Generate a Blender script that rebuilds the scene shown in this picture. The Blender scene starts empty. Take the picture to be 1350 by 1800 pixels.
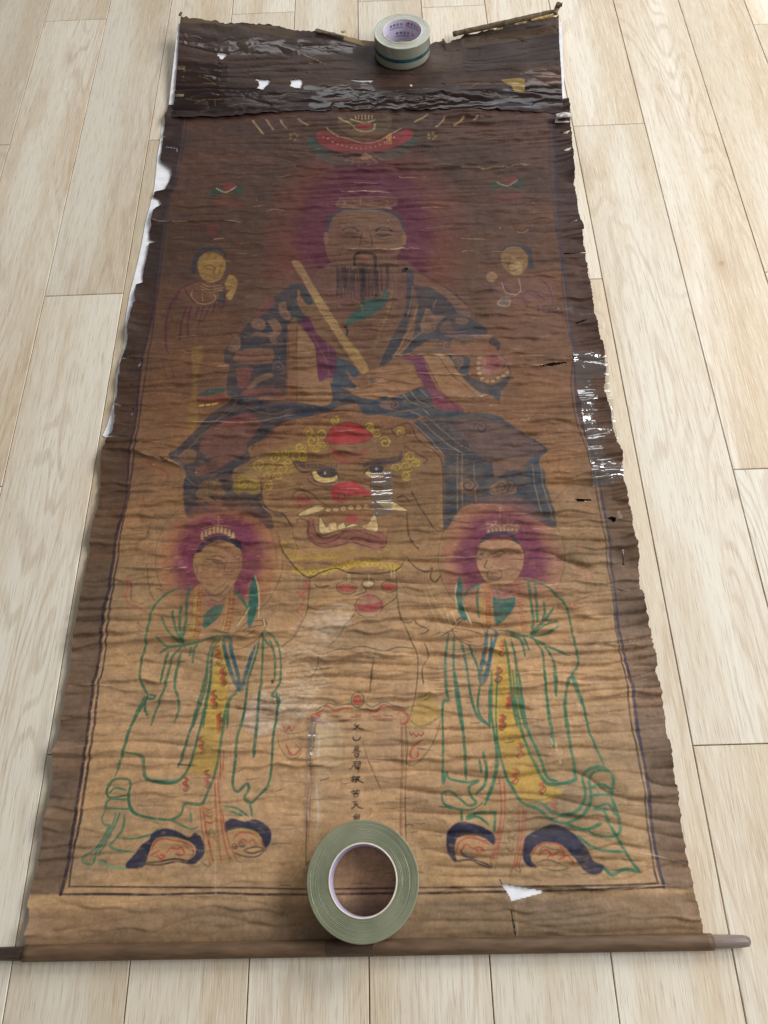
import bpy, math, random
import numpy as np
from mathutils import Matrix

random.seed(7)
RNG = np.random.default_rng(11)
SC = bpy.context.scene
COL = SC.collection

# ------------------------------------------------------------------ camera
CAM_H = 1.04
PITCH, YAW, ROLL = math.radians(63.757), math.radians(-2.264), math.radians(-3.928)
FPX = 1351.0                                    # focal length in photo pixels (1350 x 1800)
_f = np.array([math.sin(YAW) * math.cos(PITCH), math.cos(YAW) * math.cos(PITCH), -math.sin(PITCH)])
_r0 = np.array([math.cos(YAW), -math.sin(YAW), 0.0])
_u0 = np.cross(_r0, _f)
CR = _r0 * math.cos(ROLL) + _u0 * math.sin(ROLL)
CU = -_r0 * math.sin(ROLL) + _u0 * math.cos(ROLL)
cam_d = bpy.data.cameras.new('camera')
cam_d.sensor_fit = 'VERTICAL'
cam_d.sensor_height = 36.0
cam_d.lens = FPX / 1800.0 * 36.0
cam_d.clip_start = 0.02
cam_d.clip_end = 60
cam = bpy.data.objects.new('camera', cam_d)
COL.objects.link(cam)
M = Matrix.Identity(4)
for i in range(3):
    M[i][0] = CR[i]; M[i][1] = CU[i]; M[i][2] = -_f[i]
M[2][3] = CAM_H
cam.matrix_world = M
SC.camera = cam

# ------------------------------------------------------------------ light and exposure
world = bpy.data.worlds.new('World')
SC.world = world
world.use_nodes = True
bg = world.node_tree.nodes['Background']
bg.inputs[0].default_value = (1.0, 0.975, 0.95, 1)
bg.inputs[1].default_value = 0.24


def area(name, loc, target, sx, sy, power, color):
    d = bpy.data.lights.new(name, 'AREA')
    d.shape = 'RECTANGLE'; d.size = sx; d.size_y = sy; d.energy = power; d.color = color
    o = bpy.data.objects.new(name, d)
    COL.objects.link(o)
    from mathutils import Vector
    o.location = loc
    o.rotation_euler = (Vector(target) - Vector(loc)).to_track_quat('-Z', 'Y').to_euler()
    return o


area('window_light', (3.0, 2.9, 2.5), (0.1, 0.4, 0.0), 1.8, 1.7, 130, (1.0, 0.985, 0.96))
area('far_window_light', (0.5, 5.4, 2.5), (0.0, 0.6, 0.0), 2.6, 1.8, 40, (0.95, 0.97, 1.0))
area('side_fill_light', (2.5, 0.35, 2.1), (0.2, 0.1, 0.0), 1.6, 1.4, 70, (0.96, 0.98, 1.0))  # added fill lamp that brightens the near end of the floor

SC.view_settings.view_transform = 'Standard'
SC.view_settings.look = 'None'
SC.view_settings.exposure = 0.0
SC.view_settings.gamma = 1.0
SC.view_settings.use_curve_mapping = False


# ------------------------------------------------------------------ measuring helpers
def unp(px, py, z=0.0):
    """point of the horizontal plane at height z seen at photo pixel (px, py)"""
    px = np.asarray(px, float); py = np.asarray(py, float)
    z = np.asarray(z, float)
    dx = (px - 675.0); dy = -(py - 900.0)
    d0 = dx * CR[0] + dy * CU[0] + FPX * _f[0]
    d1 = dx * CR[1] + dy * CU[1] + FPX * _f[1]
    d2 = dx * CR[2] + dy * CU[2] + FPX * _f[2]
    t = (z - CAM_H) / d2
    return d0 * t, d1 * t


def pix(x, y, z):
    v = np.array([x, y, z - CAM_H], dtype=float)
    c = v @ _f
    return 675 + FPX * (v @ CR) / c, 900 - FPX * (v @ CU) / c


CROPS = {'A': (200, 0, 2.7), 'B': (600, 0, 2.7), 'C': (200, 300, 2.7), 'D': (600, 300, 2.7), 'E': (150, 600, 2.7),
         'F': (600, 600, 2.4545), 'G': (80, 880, 2.7), 'H': (700, 880, 2.7), 'I': (80, 1180, 2.7),
         'J': (700, 1180, 2.4545), 'K': (420, 980, 3.5526), 'L': (450, 1400, 3.375), 'M': (0, 1500, 2.7),
         'N': (850, 1450, 2.7), 'O': (400, 720, 3.375), 'Q': (380, 460, 4.5), 'R': (600, 460, 4.5),
         'S': (440, 180, 3.375), 'T': (560, 1230, 8.18), 'U': (0, 0, 3), 'V': (0, 600, 3), 'W': (900, 0, 3),
         'X': (900, 600, 3), 'Y': (900, 1200, 3), 'Z': (0, 1200, 3), 'c7': (300, 0, 3.75), 'c8': (650, 0, 3.75),
         'p': (0, 0, 1)}


def pts(crop, s):
    """'x,y x,y' in an enlarged study crop -> photo pixels"""
    ox, oy, k = CROPS[crop]
    a = np.array([[float(v) for v in q.split(',')] for q in s.split()])
    return a / k + np.array([ox, oy])


def catmull(p, n=6):
    if len(p) < 3:
        t = np.linspace(0, 1, 8)[:, None]
        return p[0] * (1 - t) + p[-1] * t
    q = np.vstack([2 * p[0] - p[1], p, 2 * p[-1] - p[-2]])
    out = []
    for i in range(1, len(q) - 2):
        t = np.linspace(0, 1, n, endpoint=False)[:, None]
        a, b, c, d = q[i - 1], q[i], q[i + 1], q[i + 2]
        out.append(0.5 * (2 * b + (c - a) * t + (2 * a - 5 * b + 4 * c - d) * t ** 2 + (3 * b - a - 3 * c + d) * t ** 3))
    out.append(q[-2][None])
    return np.vstack(out)


def noise(ny, nx, cy, cx, rng=RNG):
    """smooth value noise, cells of cy x cx samples, about -1..1"""
    gy, gx = int(ny / cy) + 4, int(nx / cx) + 4
    g = rng.normal(0, 0.55, (gy, gx))

    def up(a, n, c):
        t = np.arange(n) / c + 1.0
        i = t.astype(int); f = (t - i)[:, None]
        b0, b1, b2, b3 = (1 - f) ** 3 / 6, (3 * f ** 3 - 6 * f ** 2 + 4) / 6, (-3 * f ** 3 + 3 * f ** 2 + 3 * f + 1) / 6, f ** 3 / 6
        return (a[i - 1] * b0 + a[i] * b1 + a[i + 1] * b2 + a[np.minimum(i + 2, len(a) - 1)] * b3) * 1.7
    return up(np.ascontiguousarray(up(g, ny, cy).T), nx, cx).T


def inpoly(x, y, poly):
    m = np.zeros(np.shape(x), bool)
    n = len(poly)
    for i in range(n):
        x0, y0 = poly[i]; x1, y1 = poly[(i + 1) % n]
        if y0 == y1:
            continue
        c = ((y0 > y) != (y1 > y))
        m ^= c & (x < (x1 - x0) * (y - y0) / (y1 - y0) + x0)
    return m


# ------------------------------------------------------------------ object helpers
def mesh_obj(name, verts, faces, mat=None, parent=None, uv=None, smooth=False, mats=None, fmat=None):
    me = bpy.data.meshes.new(name)
    verts = np.asarray(verts, np.float32)
    if isinstance(faces, np.ndarray):
        nf, k = faces.shape
        me.vertices.add(len(verts)); me.vertices.foreach_set('co', verts.ravel())
        me.loops.add(nf * k); me.loops.foreach_set('vertex_index', faces.astype(np.int32).ravel())
        me.polygons.add(nf)
        me.polygons.foreach_set('loop_start', np.arange(0, nf * k, k, dtype=np.int32))
        me.polygons.foreach_set('loop_total', np.full(nf, k, np.int32))
        me.update(calc_edges=True)
    else:
        me.from_pydata(verts.tolist(), [], faces)
    if uv is not None:
        l = me.uv_layers.new(name='UVMap')
        vi = np.empty(len(me.loops), np.int32); me.loops.foreach_get('vertex_index', vi)
        l.data.foreach_set('uv', np.asarray(uv, np.float32)[vi].ravel())
    if smooth:
        me.polygons.foreach_set('use_smooth', np.ones(len(me.polygons), bool))
    if mat:
        me.materials.append(mat)
    if mats:
        for m_ in mats:
            me.materials.append(m_)
        me.polygons.foreach_set('material_index', np.asarray(fmat, np.int32))
    me.update()
    o = bpy.data.objects.new(name, me)
    COL.objects.link(o)
    if parent:
        o.parent = parent
    return o


def empty(name, label, cat, loc=(0, 0, 0)):
    o = bpy.data.objects.new(name, None)
    o.empty_display_size = 0.05
    o.location = loc
    COL.objects.link(o)
    o['label'] = label; o['category'] = cat
    return o


def new_mat(name):
    m = bpy.data.materials.new(name)
    m.use_nodes = True
    nt = m.node_tree
    return m, nt, nt.nodes['Principled BSDF'], nt.nodes, nt.links


def lin(c):
    c = np.asarray(c, float) / 255.0
    return np.where(c <= 0.04045, c / 12.92, ((c + 0.055) / 1.055) ** 2.4)


def image_from(name, rgba):
    h, w, _ = rgba.shape
    im = bpy.data.images.new(name, w, h, alpha=True)
    im.alpha_mode = 'CHANNEL_PACKED'
    im.pixels.foreach_set(np.clip(rgba, 0, 1).astype(np.float32).ravel())
    im.update()
    im.pack()
    return im


# ------------------------------------------------------------------ the floor
floor_mat, nt, bs, N, LK = new_mat('oak_laminate')
tc = N.new('ShaderNodeTexCoord'); oi = N.new('ShaderNodeObjectInfo')
off = N.new('ShaderNodeVectorMath'); off.operation = 'SCALE'
cmb = N.new('ShaderNodeCombineXYZ'); cmb.inputs[0].default_value = 17.3; cmb.inputs[1].default_value = 31.7; cmb.inputs[2].default_value = 9.1
LK.new(cmb.outputs[0], off.inputs[0]); LK.new(oi.outputs['Random'], off.inputs['Scale'])
pos = N.new('ShaderNodeVectorMath'); pos.operation = 'ADD'
LK.new(tc.outputs['Object'], pos.inputs[0]); LK.new(off.outputs[0], pos.inputs[1])


def fl_noise(sx, sy, scale, detail, rough=0.5, dist=0.0):
    mp = N.new('ShaderNodeMapping'); mp.inputs['Scale'].default_value = (sx, sy, 1)
    LK.new(pos.outputs[0], mp.inputs[0])
    n = N.new('ShaderNodeTexNoise'); n.inputs['Scale'].default_value = scale
    n.inputs['Detail'].default_value = detail; n.inputs['Roughness'].default_value = rough
    n.inputs['Distortion'].default_value = dist
    LK.new(mp.outputs[0], n.inputs['Vector'])
    return n.outputs['Fac']


def mth(op, a, b=None, c=None, clamp=False):
    m_ = N.new('ShaderNodeMath'); m_.operation = op; m_.use_clamp = clamp
    for i, v in enumerate((a, b, c)):
        if v is None:
            continue
        if isinstance(v, (int, float)):
            m_.inputs[i].default_value = v
        else:
            LK.new(v, m_.inputs[i])
    return m_.outputs[0]


def rng_map(v, a, b, c=0.0, d=1.0):
    m_ = N.new('ShaderNodeMapRange'); m_.interpolation_type = 'SMOOTHSTEP'
    LK.new(v, m_.inputs[0])
    for i, q in enumerate((a, b, c, d)):
        m_.inputs[i + 1].default_value = q
    return m_.outputs[0]


def mixc(f, a, b, mode='MIX'):
    m_ = N.new('ShaderNodeMix'); m_.data_type = 'RGBA'; m_.blend_type = mode
    if isinstance(f, (int, float)):
        m_.inputs[0].default_value = f
    else:
        LK.new(f, m_.inputs[0])
    for i, v in ((6, a), (7, b)):
        if isinstance(v, tuple):
            m_.inputs[i].default_value = v
        else:
            LK.new(v, m_.inputs[i])
    return m_.outputs[2]


def rgb(*c):
    return tuple(float(v) for v in lin(c)) + (1.0,)


broad = fl_noise(9, 0.55, 1.0, 2.0)                      # lengthwise light and dark strips
patch = fl_noise(16, 2.2, 1.0, 3.0)
streak = fl_noise(260, 4.5, 1.0, 5.0, 0.65)
pore = fl_noise(760, 24, 1.0, 3.0, 0.65)
field = fl_noise(11, 1.5, 1.0, 2.0, 0.45, 0.35)          # contour field that makes cathedral grain
rings = mth('SINE', mth('MULTIPLY', field, 105.0))
rings = rng_map(rings, 0.1, 1.0)
rmask = rng_map(fl_noise(8, 1.3, 1.0, 1.0), 0.44, 0.60)
rings = mth('MULTIPLY', rings, rmask)
col = mixc(rng_map(broad, 0.36, 0.64), rgb(214, 198, 172), rgb(233, 225, 208))
col = mixc(mth('MULTIPLY', rng_map(patch, 0.48, 0.75), 0.55), col, rgb(206, 180, 144))
col = mixc(mth('MULTIPLY', rng_map(streak, 0.45, 0.75), 0.40), col, rgb(192, 168, 138))
col = mixc(mth('MULTIPLY', rings, 0.36), col, rgb(188, 162, 132))
col = mixc(mth('MULTIPLY', rng_map(pore, 0.54, 0.66), 0.62), col, rgb(238, 230, 214))
col = mixc(mth('MULTIPLY', rng_map(pore, 0.46, 0.34), 0.42), col, rgb(160, 134, 104))
vor_map = N.new('ShaderNodeMapping'); vor_map.inputs['Scale'].default_value = (9.0, 3.4, 1)
LK.new(pos.outputs[0], vor_map.inputs[0])
vor = N.new('ShaderNodeTexVoronoi'); vor.inputs['Scale'].default_value = 1.0
LK.new(vor_map.outputs[0], vor.inputs['Vector'])
kn = mth('ADD', vor.outputs['Distance'], mth('MULTIPLY', fl_noise(60, 40, 1.0, 2.0), 0.10))
sep = N.new('ShaderNodeSeparateColor'); LK.new(vor.outputs['Color'], sep.inputs[0])
has = rng_map(sep.outputs[0], 0.62, 0.66)
col = mixc(mth('MULTIPLY', mth('MULTIPLY', rng_map(kn, 0.30, 0.06), has), 0.42), col, rgb(178, 142, 108))
col = mixc(mth('MULTIPLY', mth('MULTIPLY', rng_map(kn, 0.105, 0.07), has), 0.60), col, rgb(128, 98, 74))
hv = N.new('ShaderNodeHueSaturation')
LK.new(col, hv.inputs['Color'])
LK.new(mth('MULTIPLY_ADD', oi.outputs['Random'], 0.13, 0.855), hv.inputs['Value'])
hv.inputs['Saturation'].default_value = 1.0
LK.new(hv.outputs[0], bs.inputs['Base Color'])
LK.new(mth('MULTIPLY_ADD', streak, 0.2, 0.36), bs.inputs['Roughness'])
bs.inputs['Specular IOR Level'].default_value = 0.35
bp = N.new('ShaderNodeBump'); bp.inputs['Strength'].default_value = 0.25; bp.inputs['Distance'].default_value = 0.0006
LK.new(mth('ADD', pore, mth('MULTIPLY', rings, -0.4)), bp.inputs['Height']); LK.new(bp.outputs[0], bs.inputs['Normal'])

sub_mat, nt, bs, N, LK = new_mat('dark_joint')
bs.inputs['Base Color'].default_value = (0.03, 0.022, 0.016, 1); bs.inputs['Roughness'].default_value = 0.9

PW, PL, SEAM0 = 0.1412, 1.19, -0.0509
floor = mesh_obj('floor', [(-1.75, -1.25, -0.011), (1.65, -1.25, -0.011), (1.65, 3.55, -0.011), (-1.75, 3.55, -0.011)],
                 [[0, 1, 2, 3]], sub_mat)
floor['kind'] = 'structure'
JOINT = {-6: 1.366, -5: 1.769, -4: 0.963, -3: 1.361, -2: 1.764, -1: 0.90, 0: 0.60, 1: 1.758, 2: 0.9545, 3: 1.35, 4: 0.565, 5: 0.955}


def plank_mesh(length, tag):
    g, b, h = 0.0006, 0.0007, 0.0105
    x0, x1, y0, y1 = g, PW - g, g, length - g
    v = [(x0, y0, -h), (x1, y0, -h), (x1, y1, -h), (x0, y1, -h),
         (x0, y0, -b), (x1, y0, -b), (x1, y1, -b), (x0, y1, -b),
         (x0 + b, y0 + b, 0), (x1 - b, y0 + b, 0), (x1 - b, y1 - b, 0), (x0 + b, y1 - b, 0)]
    f = []
    for i in range(4):
        j = (i + 1) % 4
        f.append([i, j, 4 + j, 4 + i]); f.append([4 + i, 4 + j, 8 + j, 8 + i])
    f.append([8, 9, 10, 11])
    me = bpy.data.meshes.new('plank')
    me.from_pydata(v, [], f); me.materials.append(floor_mat); me.update()
    return me


PLANK = plank_mesh(PL, 'full')
for k in range(-11, 11):
    j0 = JOINT.get(k, random.uniform(0.2, 1.3))
    y = j0
    while y > -1.2:
        y -= PL
    while y < 3.5:
        o = bpy.data.objects.new('plank', PLANK)
        o.location = (SEAM0 + k * PW, y, random.uniform(-0.0002, 0.0))
        o.parent = floor
        COL.objects.link(o)
        y += PL

# ------------------------------------------------------------------ relief of the scroll's sheet
Z0 = 0.0066
X0, X1, Y0, Y1 = -0.62, 0.58, -0.10, 1.50
HR = 0.001
hn_y, hn_x = int((Y1 - Y0) / HR), int((X1 - X0) / HR)
gy = (Y0 + np.arange(hn_y) * HR)[:, None]
gx = (X0 + np.arange(hn_x) * HR)[None, :]
m_ = 1000.0


def nz(cy, cx):
    return noise(hn_y, hn_x, cy * m_, cx * m_)


def pillow(lam, w1, w2, e, sharp):
    ph = gy / lam + w1 * nz(0.07, 0.34) + w2 * nz(0.02, 0.075)
    t = ph - np.floor(ph)
    return np.sin(np.pi * t ** e) ** sharp


right_gain = np.clip((gx + 0.40) / 0.65, 0, 1)
flat = np.clip(0.85 + 0.5 * nz(0.16, 0.24), 0.45, 1.3)
left_top = np.clip((gy - 0.75) / 0.3, 0, 1) * np.clip((-0.02 - gx) / 0.2, 0, 1)
gain = flat * (1 - 0.6 * left_top) * (0.78 + 0.36 * right_gain) * (1.0 - 0.45 * np.clip((0.06 - gy) / 0.08, 0, 1))
near = np.clip((0.95 - gy) / 0.6, 0, 1)
m1 = np.clip(0.62 + 0.6 * nz(0.035, 0.12), 0.12, 1.4)
m2 = np.clip(0.40 + 0.9 * nz(0.028, 0.06), 0.0, 1.5)
HF = 0.0034 * (0.8 + 1.5 * near) * gain * m1 * pillow(0.0205, 1.0, 0.34, 0.80, 0.55)
HF = HF + 0.0013 * gain * m2 * (0.45 + 1.4 * near) * pillow(0.0128, 1.7, 0.55, 0.8, 0.6)
HF = HF + 0.0016 * nz(0.10, 0.30) + 0.0007 * nz(0.016, 0.04) + 0.00034 * nz(0.006, 0.011) + 0.00007 * nz(0.0022, 0.003)

CREASES = [  # (photo-pixel polyline, height in metres): the upper side laps over the lower side
    ('E', '80,515 200,520 300,545 420,580 470,605', 0.0085),
    ('E', '560,640 690,625 850,650 1000,675 1170,705 1300,705', 0.0050),
    ('C', '100,240 240,242 380,240 500,236 600,240', 0.0036),
    ('C', '40,880 200,895 330,910 480,935 550,930', 0.0045),
    ('G', '330,310 440,320 600,325 690,310', 0.0036),
    ('G', '740,295 900,290 1100,285 1260,290', 0.0040),
    ('H', '0,282 200,275 370,270 560,240', 0.0045),
    ('G', '100,880 250,875 380,900 450,905', 0.0035),
    ('K', '270,575 420,575 560,590 660,590', 0.0028),
    ('K', '380,1170 480,1175 600,1170 690,1180', 0.0026),
    ('K', '700,1525 880,1520 1000,1525', 0.0030),
    ('K', '450,1500 560,1530 700,1520', 0.0030),
    ('Z', '155,1170 400,1160 600,1155 900,1130 1200,1118', 0.0030),
    ('R', '200,770 420,740 640,735 900,735 1170,735', 0.0036),
    ('R', '180,1010 440,880 760,885 1000,890 1180,880', 0.0030),
    ('R', '520,1090 830,1070 1060,1070 1150,1040', 0.0032),
    ('E', '360,385 560,385 820,385 1000,345', 0.0030),
    ('D', '0,370 200,372 370,362', 0.0026),
    ('D', '690,920 935,925 1070,905', 0.0044),
    ('B', '220,790 330,800 560,790 700,795 900,780', 0.0036),
    ('B', '0,905 230,905', 0.0024),
    ('X', '100,1000 300,990 480,985', 0.0034),
    ('X', '0,1300 200,1290 480,1280 690,1370', 0.0040),
    ('Y', '400,890 600,885 930,960', 0.0030),
    ('N', '300,320 600,310 830,290 990,300', 0.0025),
    ('Z', '330,180 520,150 700,170', 0.0030),
    ('Z', '300,340 470,330 700,235 900,250 1040,300', 0.0032),
    ('I', '350,830 600,820 750,850 1000,810', 0.0024),
]
for crop, s, hgt in CREASES:
    p = catmull(pts(crop, s), 10)
    x, y = unp(p[:, 0], p[:, 1], Z0)
    o_ = np.argsort(x)
    xl = gx[0]
    yl = np.interp(xl, x[o_], y[o_]) + 0.0008 * np.interp(xl, np.linspace(X0, X1, 110), RNG.normal(0, 1, 110))
    fade = np.clip((xl - x.min()) / 0.02, 0, 1) * np.clip((x.max() - xl) / 0.02, 0, 1)
    i0, i1 = max(0, int((x.min() - X0) / HR)), min(hn_x, int((x.max() - X0) / HR) + 1)
    d = gy - yl[None, i0:i1]
    prof = np.where(d > 0, np.exp(-d / 0.016), np.exp(d / 0.0008)) * fade[None, i0:i1]
    HF[:, i0:i1] = np.maximum(HF[:, i0:i1], HF[:, i0:i1] * (1 - 0.5 * prof) + hgt * prof)
# many short horizontal creases: a sharp valley on the near side, a rounded swell behind it
kr = np.random.default_rng(77)
yk = Y0 + 0.012
while yk < Y1 - 0.01:
    yk += kr.uniform(0.0075, 0.0145)
    xk = X0 + kr.uniform(0.0, 0.12)
    while xk < X1:
        ln_ = kr.uniform(0.06, 0.46); x2 = min(X1 - HR, xk + ln_)
        i0, i1 = int((xk - X0) / HR), int((x2 - X0) / HR)
        n_ = i1 - i0
        if n_ > 12:
            xs = np.arange(n_) * HR
            yl = yk + kr.normal(0, 0.003) + kr.normal(0.015, 0.028) * xs + 0.0022 * np.sin(xs / kr.uniform(0.012, 0.03) + kr.uniform(0, 6)) \
                + 0.0016 * np.sin(xs / kr.uniform(0.006, 0.011) + kr.uniform(0, 6))
            j0, j1 = max(0, int((yl.min() - Y0) / HR) - 4), min(hn_y, int((yl.max() - Y0) / HR) + 34)
            if j1 > j0:
                d = gy[j0:j1] - yl[None]
                k1 = np.clip(xs / 0.02, 0, 1) * np.clip((xs[-1] - xs) / 0.02, 0, 1)
                hh = kr.choice([0.0012, 0.0024, 0.0040, 0.0056], p=[.34, .32, .22, .12]) * kr.uniform(0.75, 1.25) * (0.85 + 0.5 * right_gain[0, i0:i1]) * (0.6 + 0.4 * np.sin(xs / 0.03 + kr.uniform(0, 6)))
                if yk < 0.03:
                    hh = hh * 0.6
                hh = hh * (0.9 + 1.5 * min(1.0, max(0.0, (0.95 - yk) / 0.6)))
                hh = hh * flat[min(hn_y - 1, max(0, int((yk - Y0) / HR))), i0:i1] * (1 - 0.6 * left_top[min(hn_y - 1, max(0, int((yk - Y0) / HR))), i0:i1])
                p_ = np.where(d > 0, (1 - np.exp(-d / 0.0013)) * np.exp(-d / 0.0090), 0) * (k1 * hh)[None]
                HF[j0:j1, i0:i1] += p_
        xk = x2 + kr.uniform(-0.02, 0.09)
HF = HF - np.percentile(HF, 1.0)
HF = np.clip(HF, 0, None)
HF = 0.016 * np.tanh(HF / 0.016) + 0.0016


def height(x, y):
    fx = np.clip((np.asarray(x) - X0) / HR, 0, hn_x - 1.001); fy = np.clip((np.asarray(y) - Y0) / HR, 0, hn_y - 1.001)
    ix = fx.astype(int); iy = fy.astype(int); ax = fx - ix; ay = fy - iy
    return (HF[iy, ix] * (1 - ax) + HF[iy, ix + 1] * ax) * (1 - ay) + (HF[iy + 1, ix] * (1 - ax) + HF[iy + 1, ix + 1] * ax) * ay


# ------------------------------------------------------------------ the painted picture (colours of the paper and pigments, and some painted crease shade)
TR = 0.0008
TW, TH = int((X1 - X0) / TR), int((Y1 - Y0) / TR)
ty_, tx_ = np.mgrid[0:TH, 0:TW].astype(np.float32)


def tn(cy, cx):
    return noise(TH, TW, cy / TR, cx / TR).astype(np.float32)


def totex(p):
    x, y = unp(p[:, 0], p[:, 1], Z0)
    return np.stack([(x - X0) / TR, (y - Y0) / TR], 1)


def mscale(p):
    c = p.mean(0)
    ax, ay = unp(c[0] + 1, c[1], Z0); bx, by = unp(c[0], c[1] - 1, Z0); ox, oy = unp(c[0], c[1], Z0)
    return math.sqrt(abs((ax - ox) * (by - oy) - (ay - oy) * (bx - ox))) / TR


yy = ty_ * TR + Y0                    # metres along the scroll
stops_y = [-0.1, 0.0, 0.3, 0.45, 0.6, 0.75, 0.95, 1.2, 1.46]
stops_c = np.array([(153, 123, 91), (166, 133, 97), (164, 130, 94), (147, 112, 77), (120, 86, 58), (100, 70, 49), (86, 59, 45), (78, 54, 43), (73, 51, 43)], float)
PAINT = np.stack([np.interp(yy, stops_y, stops_c[:, i]) for i in range(3)], 2).astype(np.float32)
del yy
GLOSS = np.full((TH, TW), 0.45, np.float32)
big = tn(0.09, 0.16); mid = tn(0.02, 0.035); fine = tn(0.004, 0.005); grit = RNG.normal(0, 1, (TH, TW)).astype(np.float32)
PAINT *= (1 + 0.06 * big + 0.03 * mid + 0.025 * fine)[..., None]
PAINT += (np.stack([0.3 * big + 0.3 * mid, 0 * big, -0.3 * mid], 2) * 5)
wv = tn(0.010, 0.0016) * 0.7 + tn(0.0016, 0.010) * 0.7          # weave of the ground
PAINT *= (1 + 0.015 * wv + 0.035 * grit)[..., None]
WEAR = np.clip(0.5 + 0.5 * tn(0.012, 0.03) + 0.45 * tn(0.0025, 0.004), 0, 1)
STREAK = np.clip(0.5 + 0.6 * tn(0.003, 0.003), 0, 1)


def blend(y0, y1, x0, x1, cov, col, a, wear):
    al = cov * a * (1 - wear * WEAR[y0:y1, x0:x1])
    PAINT[y0:y1, x0:x1] += (np.asarray(col, np.float32) - PAINT[y0:y1, x0:x1]) * al[..., None]


def stroke_px(q, r, n_taper=0.15):
    """coverage of a polyline q (texture px) with per-point radius r"""
    x0 = int(max(0, q[:, 0].min() - r.max() - 3)); x1 = int(min(TW, q[:, 0].max() + r.max() + 4))
    y0 = int(max(0, q[:, 1].min() - r.max() - 3)); y1 = int(min(TH, q[:, 1].max() + r.max() + 4))
    if x1 <= x0 or y1 <= y0:
        return None
    cov = np.zeros((y1 - y0, x1 - x0), np.float32)
    for i in range(len(q) - 1):
        a, b = q[i], q[i + 1]; rr = max(r[i], r[i + 1]) + 2
        xa = int(max(x0, min(a[0], b[0]) - rr)); xb = int(min(x1, max(a[0], b[0]) + rr + 1))
        ya = int(max(y0, min(a[1], b[1]) - rr)); yb = int(min(y1, max(a[1], b[1]) + rr + 1))
        if xa >= xb or ya >= yb:
            continue
        X = tx_[ya:yb, xa:xb] - a[0]; Y = ty_[ya:yb, xa:xb] - a[1]
        d = b - a; L2 = max(1e-9, d @ d)
        t = np.clip((X * d[0] + Y * d[1]) / L2, 0, 1)
        dist = np.hypot(X - t * d[0], Y - t * d[1])
        c = np.clip((r[i] * (1 - t) + r[i + 1] * t) - dist + 0.5, 0, 1)
        s_ = cov[ya - y0:yb - y0, xa - x0:xb - x0]
        np.maximum(s_, c, out=s_)
    return y0, y1, x0, x1, cov


def L(crop, s, w, col, a=0.85, wear=0.35, smooth=True, close=False, taper=True):
    p = pts(crop, s) if isinstance(s, str) else s
    if close:
        p = np.vstack([p, p[:1]])
    c = catmull(p) if smooth else p
    q = totex(c)
    n = len(q)
    r = np.full(n, max(0.75 if crop != 'T' else 0.5, 0.5 * ((w * 1.22 + 0.3) if crop != 'T' else w * 0.9) * mscale(p)))
    r *= np.interp(np.arange(n), np.linspace(0, n - 1, max(3, n // 6)), RNG.uniform(0.78, 1.2, max(3, n // 6)))
    if taper and not close and n > 6:
        k = max(2, n // 7)
        r[:k] *= np.linspace(0.5, 1, k); r[-k:] *= np.linspace(1, 0.45, k)
    res = stroke_px(q, r)
    if res:
        blend(*res[:4], res[4], col, a, wear)


def LL(crop, many, w, col, a=0.85, **k):
    for s in many.split(';'):
        if s.strip():
            L(crop, s.strip(), w, col, a, **k)


def blur(c, n):
    for _ in range(n):
        c = np.pad(c, 1, mode='edge')
        c = (c[:-2] + 2 * c[1:-1] + c[2:]) / 4
        c = (c[:, :-2] + 2 * c[:, 1:-1] + c[:, 2:]) / 4
    return c


def P(crop, s, col, a=0.8, soft=1, wear=0.3, smooth=True, edge=None):
    p = pts(crop, s) if isinstance(s, str) else s
    c = catmull(np.vstack([p, p[:1]]), 5) if smooth else p
    q = totex(c)
    pad = 3 + soft * 2
    x0 = int(max(0, q[:, 0].min() - pad)); x1 = int(min(TW, q[:, 0].max() + pad))
    y0 = int(max(0, q[:, 1].min() - pad)); y1 = int(min(TH, q[:, 1].max() + pad))
    if x1 <= x0 or y1 <= y0:
        return
    m = inpoly(tx_[y0:y1, x0:x1], ty_[y0:y1, x0:x1], q).astype(np.float32)
    m = blur(m, soft)
    blend(y0, y1, x0, x1, m, col, a, wear)
    if edge:
        L('p', c[::2], edge[0], edge[1], edge[2], close=True)


def circ(crop, cx, cy, rx, ry=None, n=16, ph=0.0):
    ox, oy, k = CROPS[crop]
    ry = ry or rx
    t = np.linspace(0, 2 * np.pi, n, endpoint=False) + ph
    return np.stack([(cx + rx * np.cos(t)) / k + ox, (cy + ry * np.sin(t)) / k + oy], 1)


def curl(crop, cx, cy, r, w, col, a=0.8, turns=1.4, ph=0.0, flip=1, wear=0.35):
    ox, oy, k = CROPS[crop]
    t = np.linspace(0, 1, 16)
    ang = ph + flip * t * turns * 2 * np.pi
    rr = r * (1 - 0.8 * t)
    L('p', np.stack([(cx + rr * np.cos(ang)) / k + ox, (cy + rr * np.sin(ang)) / k + oy], 1), w, col, a, wear)


def cloudlet(crop, cx, cy, r, col, w=1.4, a=0.75, rot=0.0):
    """small scalloped cloud outline with curled ends"""
    ox, oy, k = CROPS[crop]
    t = np.linspace(-0.2, np.pi + 0.2, 26)
    rad = r * (1 + 0.16 * np.abs(np.sin(t * 3.0)))
    x = rad * np.cos(t); y = -rad * 0.8 * np.sin(t)
    c_, s_ = math.cos(rot), math.sin(rot)
    L('p', np.stack([(cx + x * c_ - y * s_) / k + ox, (cy + x * s_ + y * c_) / k + oy], 1), w, col, a)
    curl(crop, cx + 0.5 * r * c_, cy + 0.5 * r * s_, r * 0.45, w, col, a, 1.2, rot)
    curl(crop, cx - 0.5 * r * c_, cy - 0.5 * r * s_, r * 0.45, w, col, a, 1.2, rot + 3.1, -1)


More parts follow.
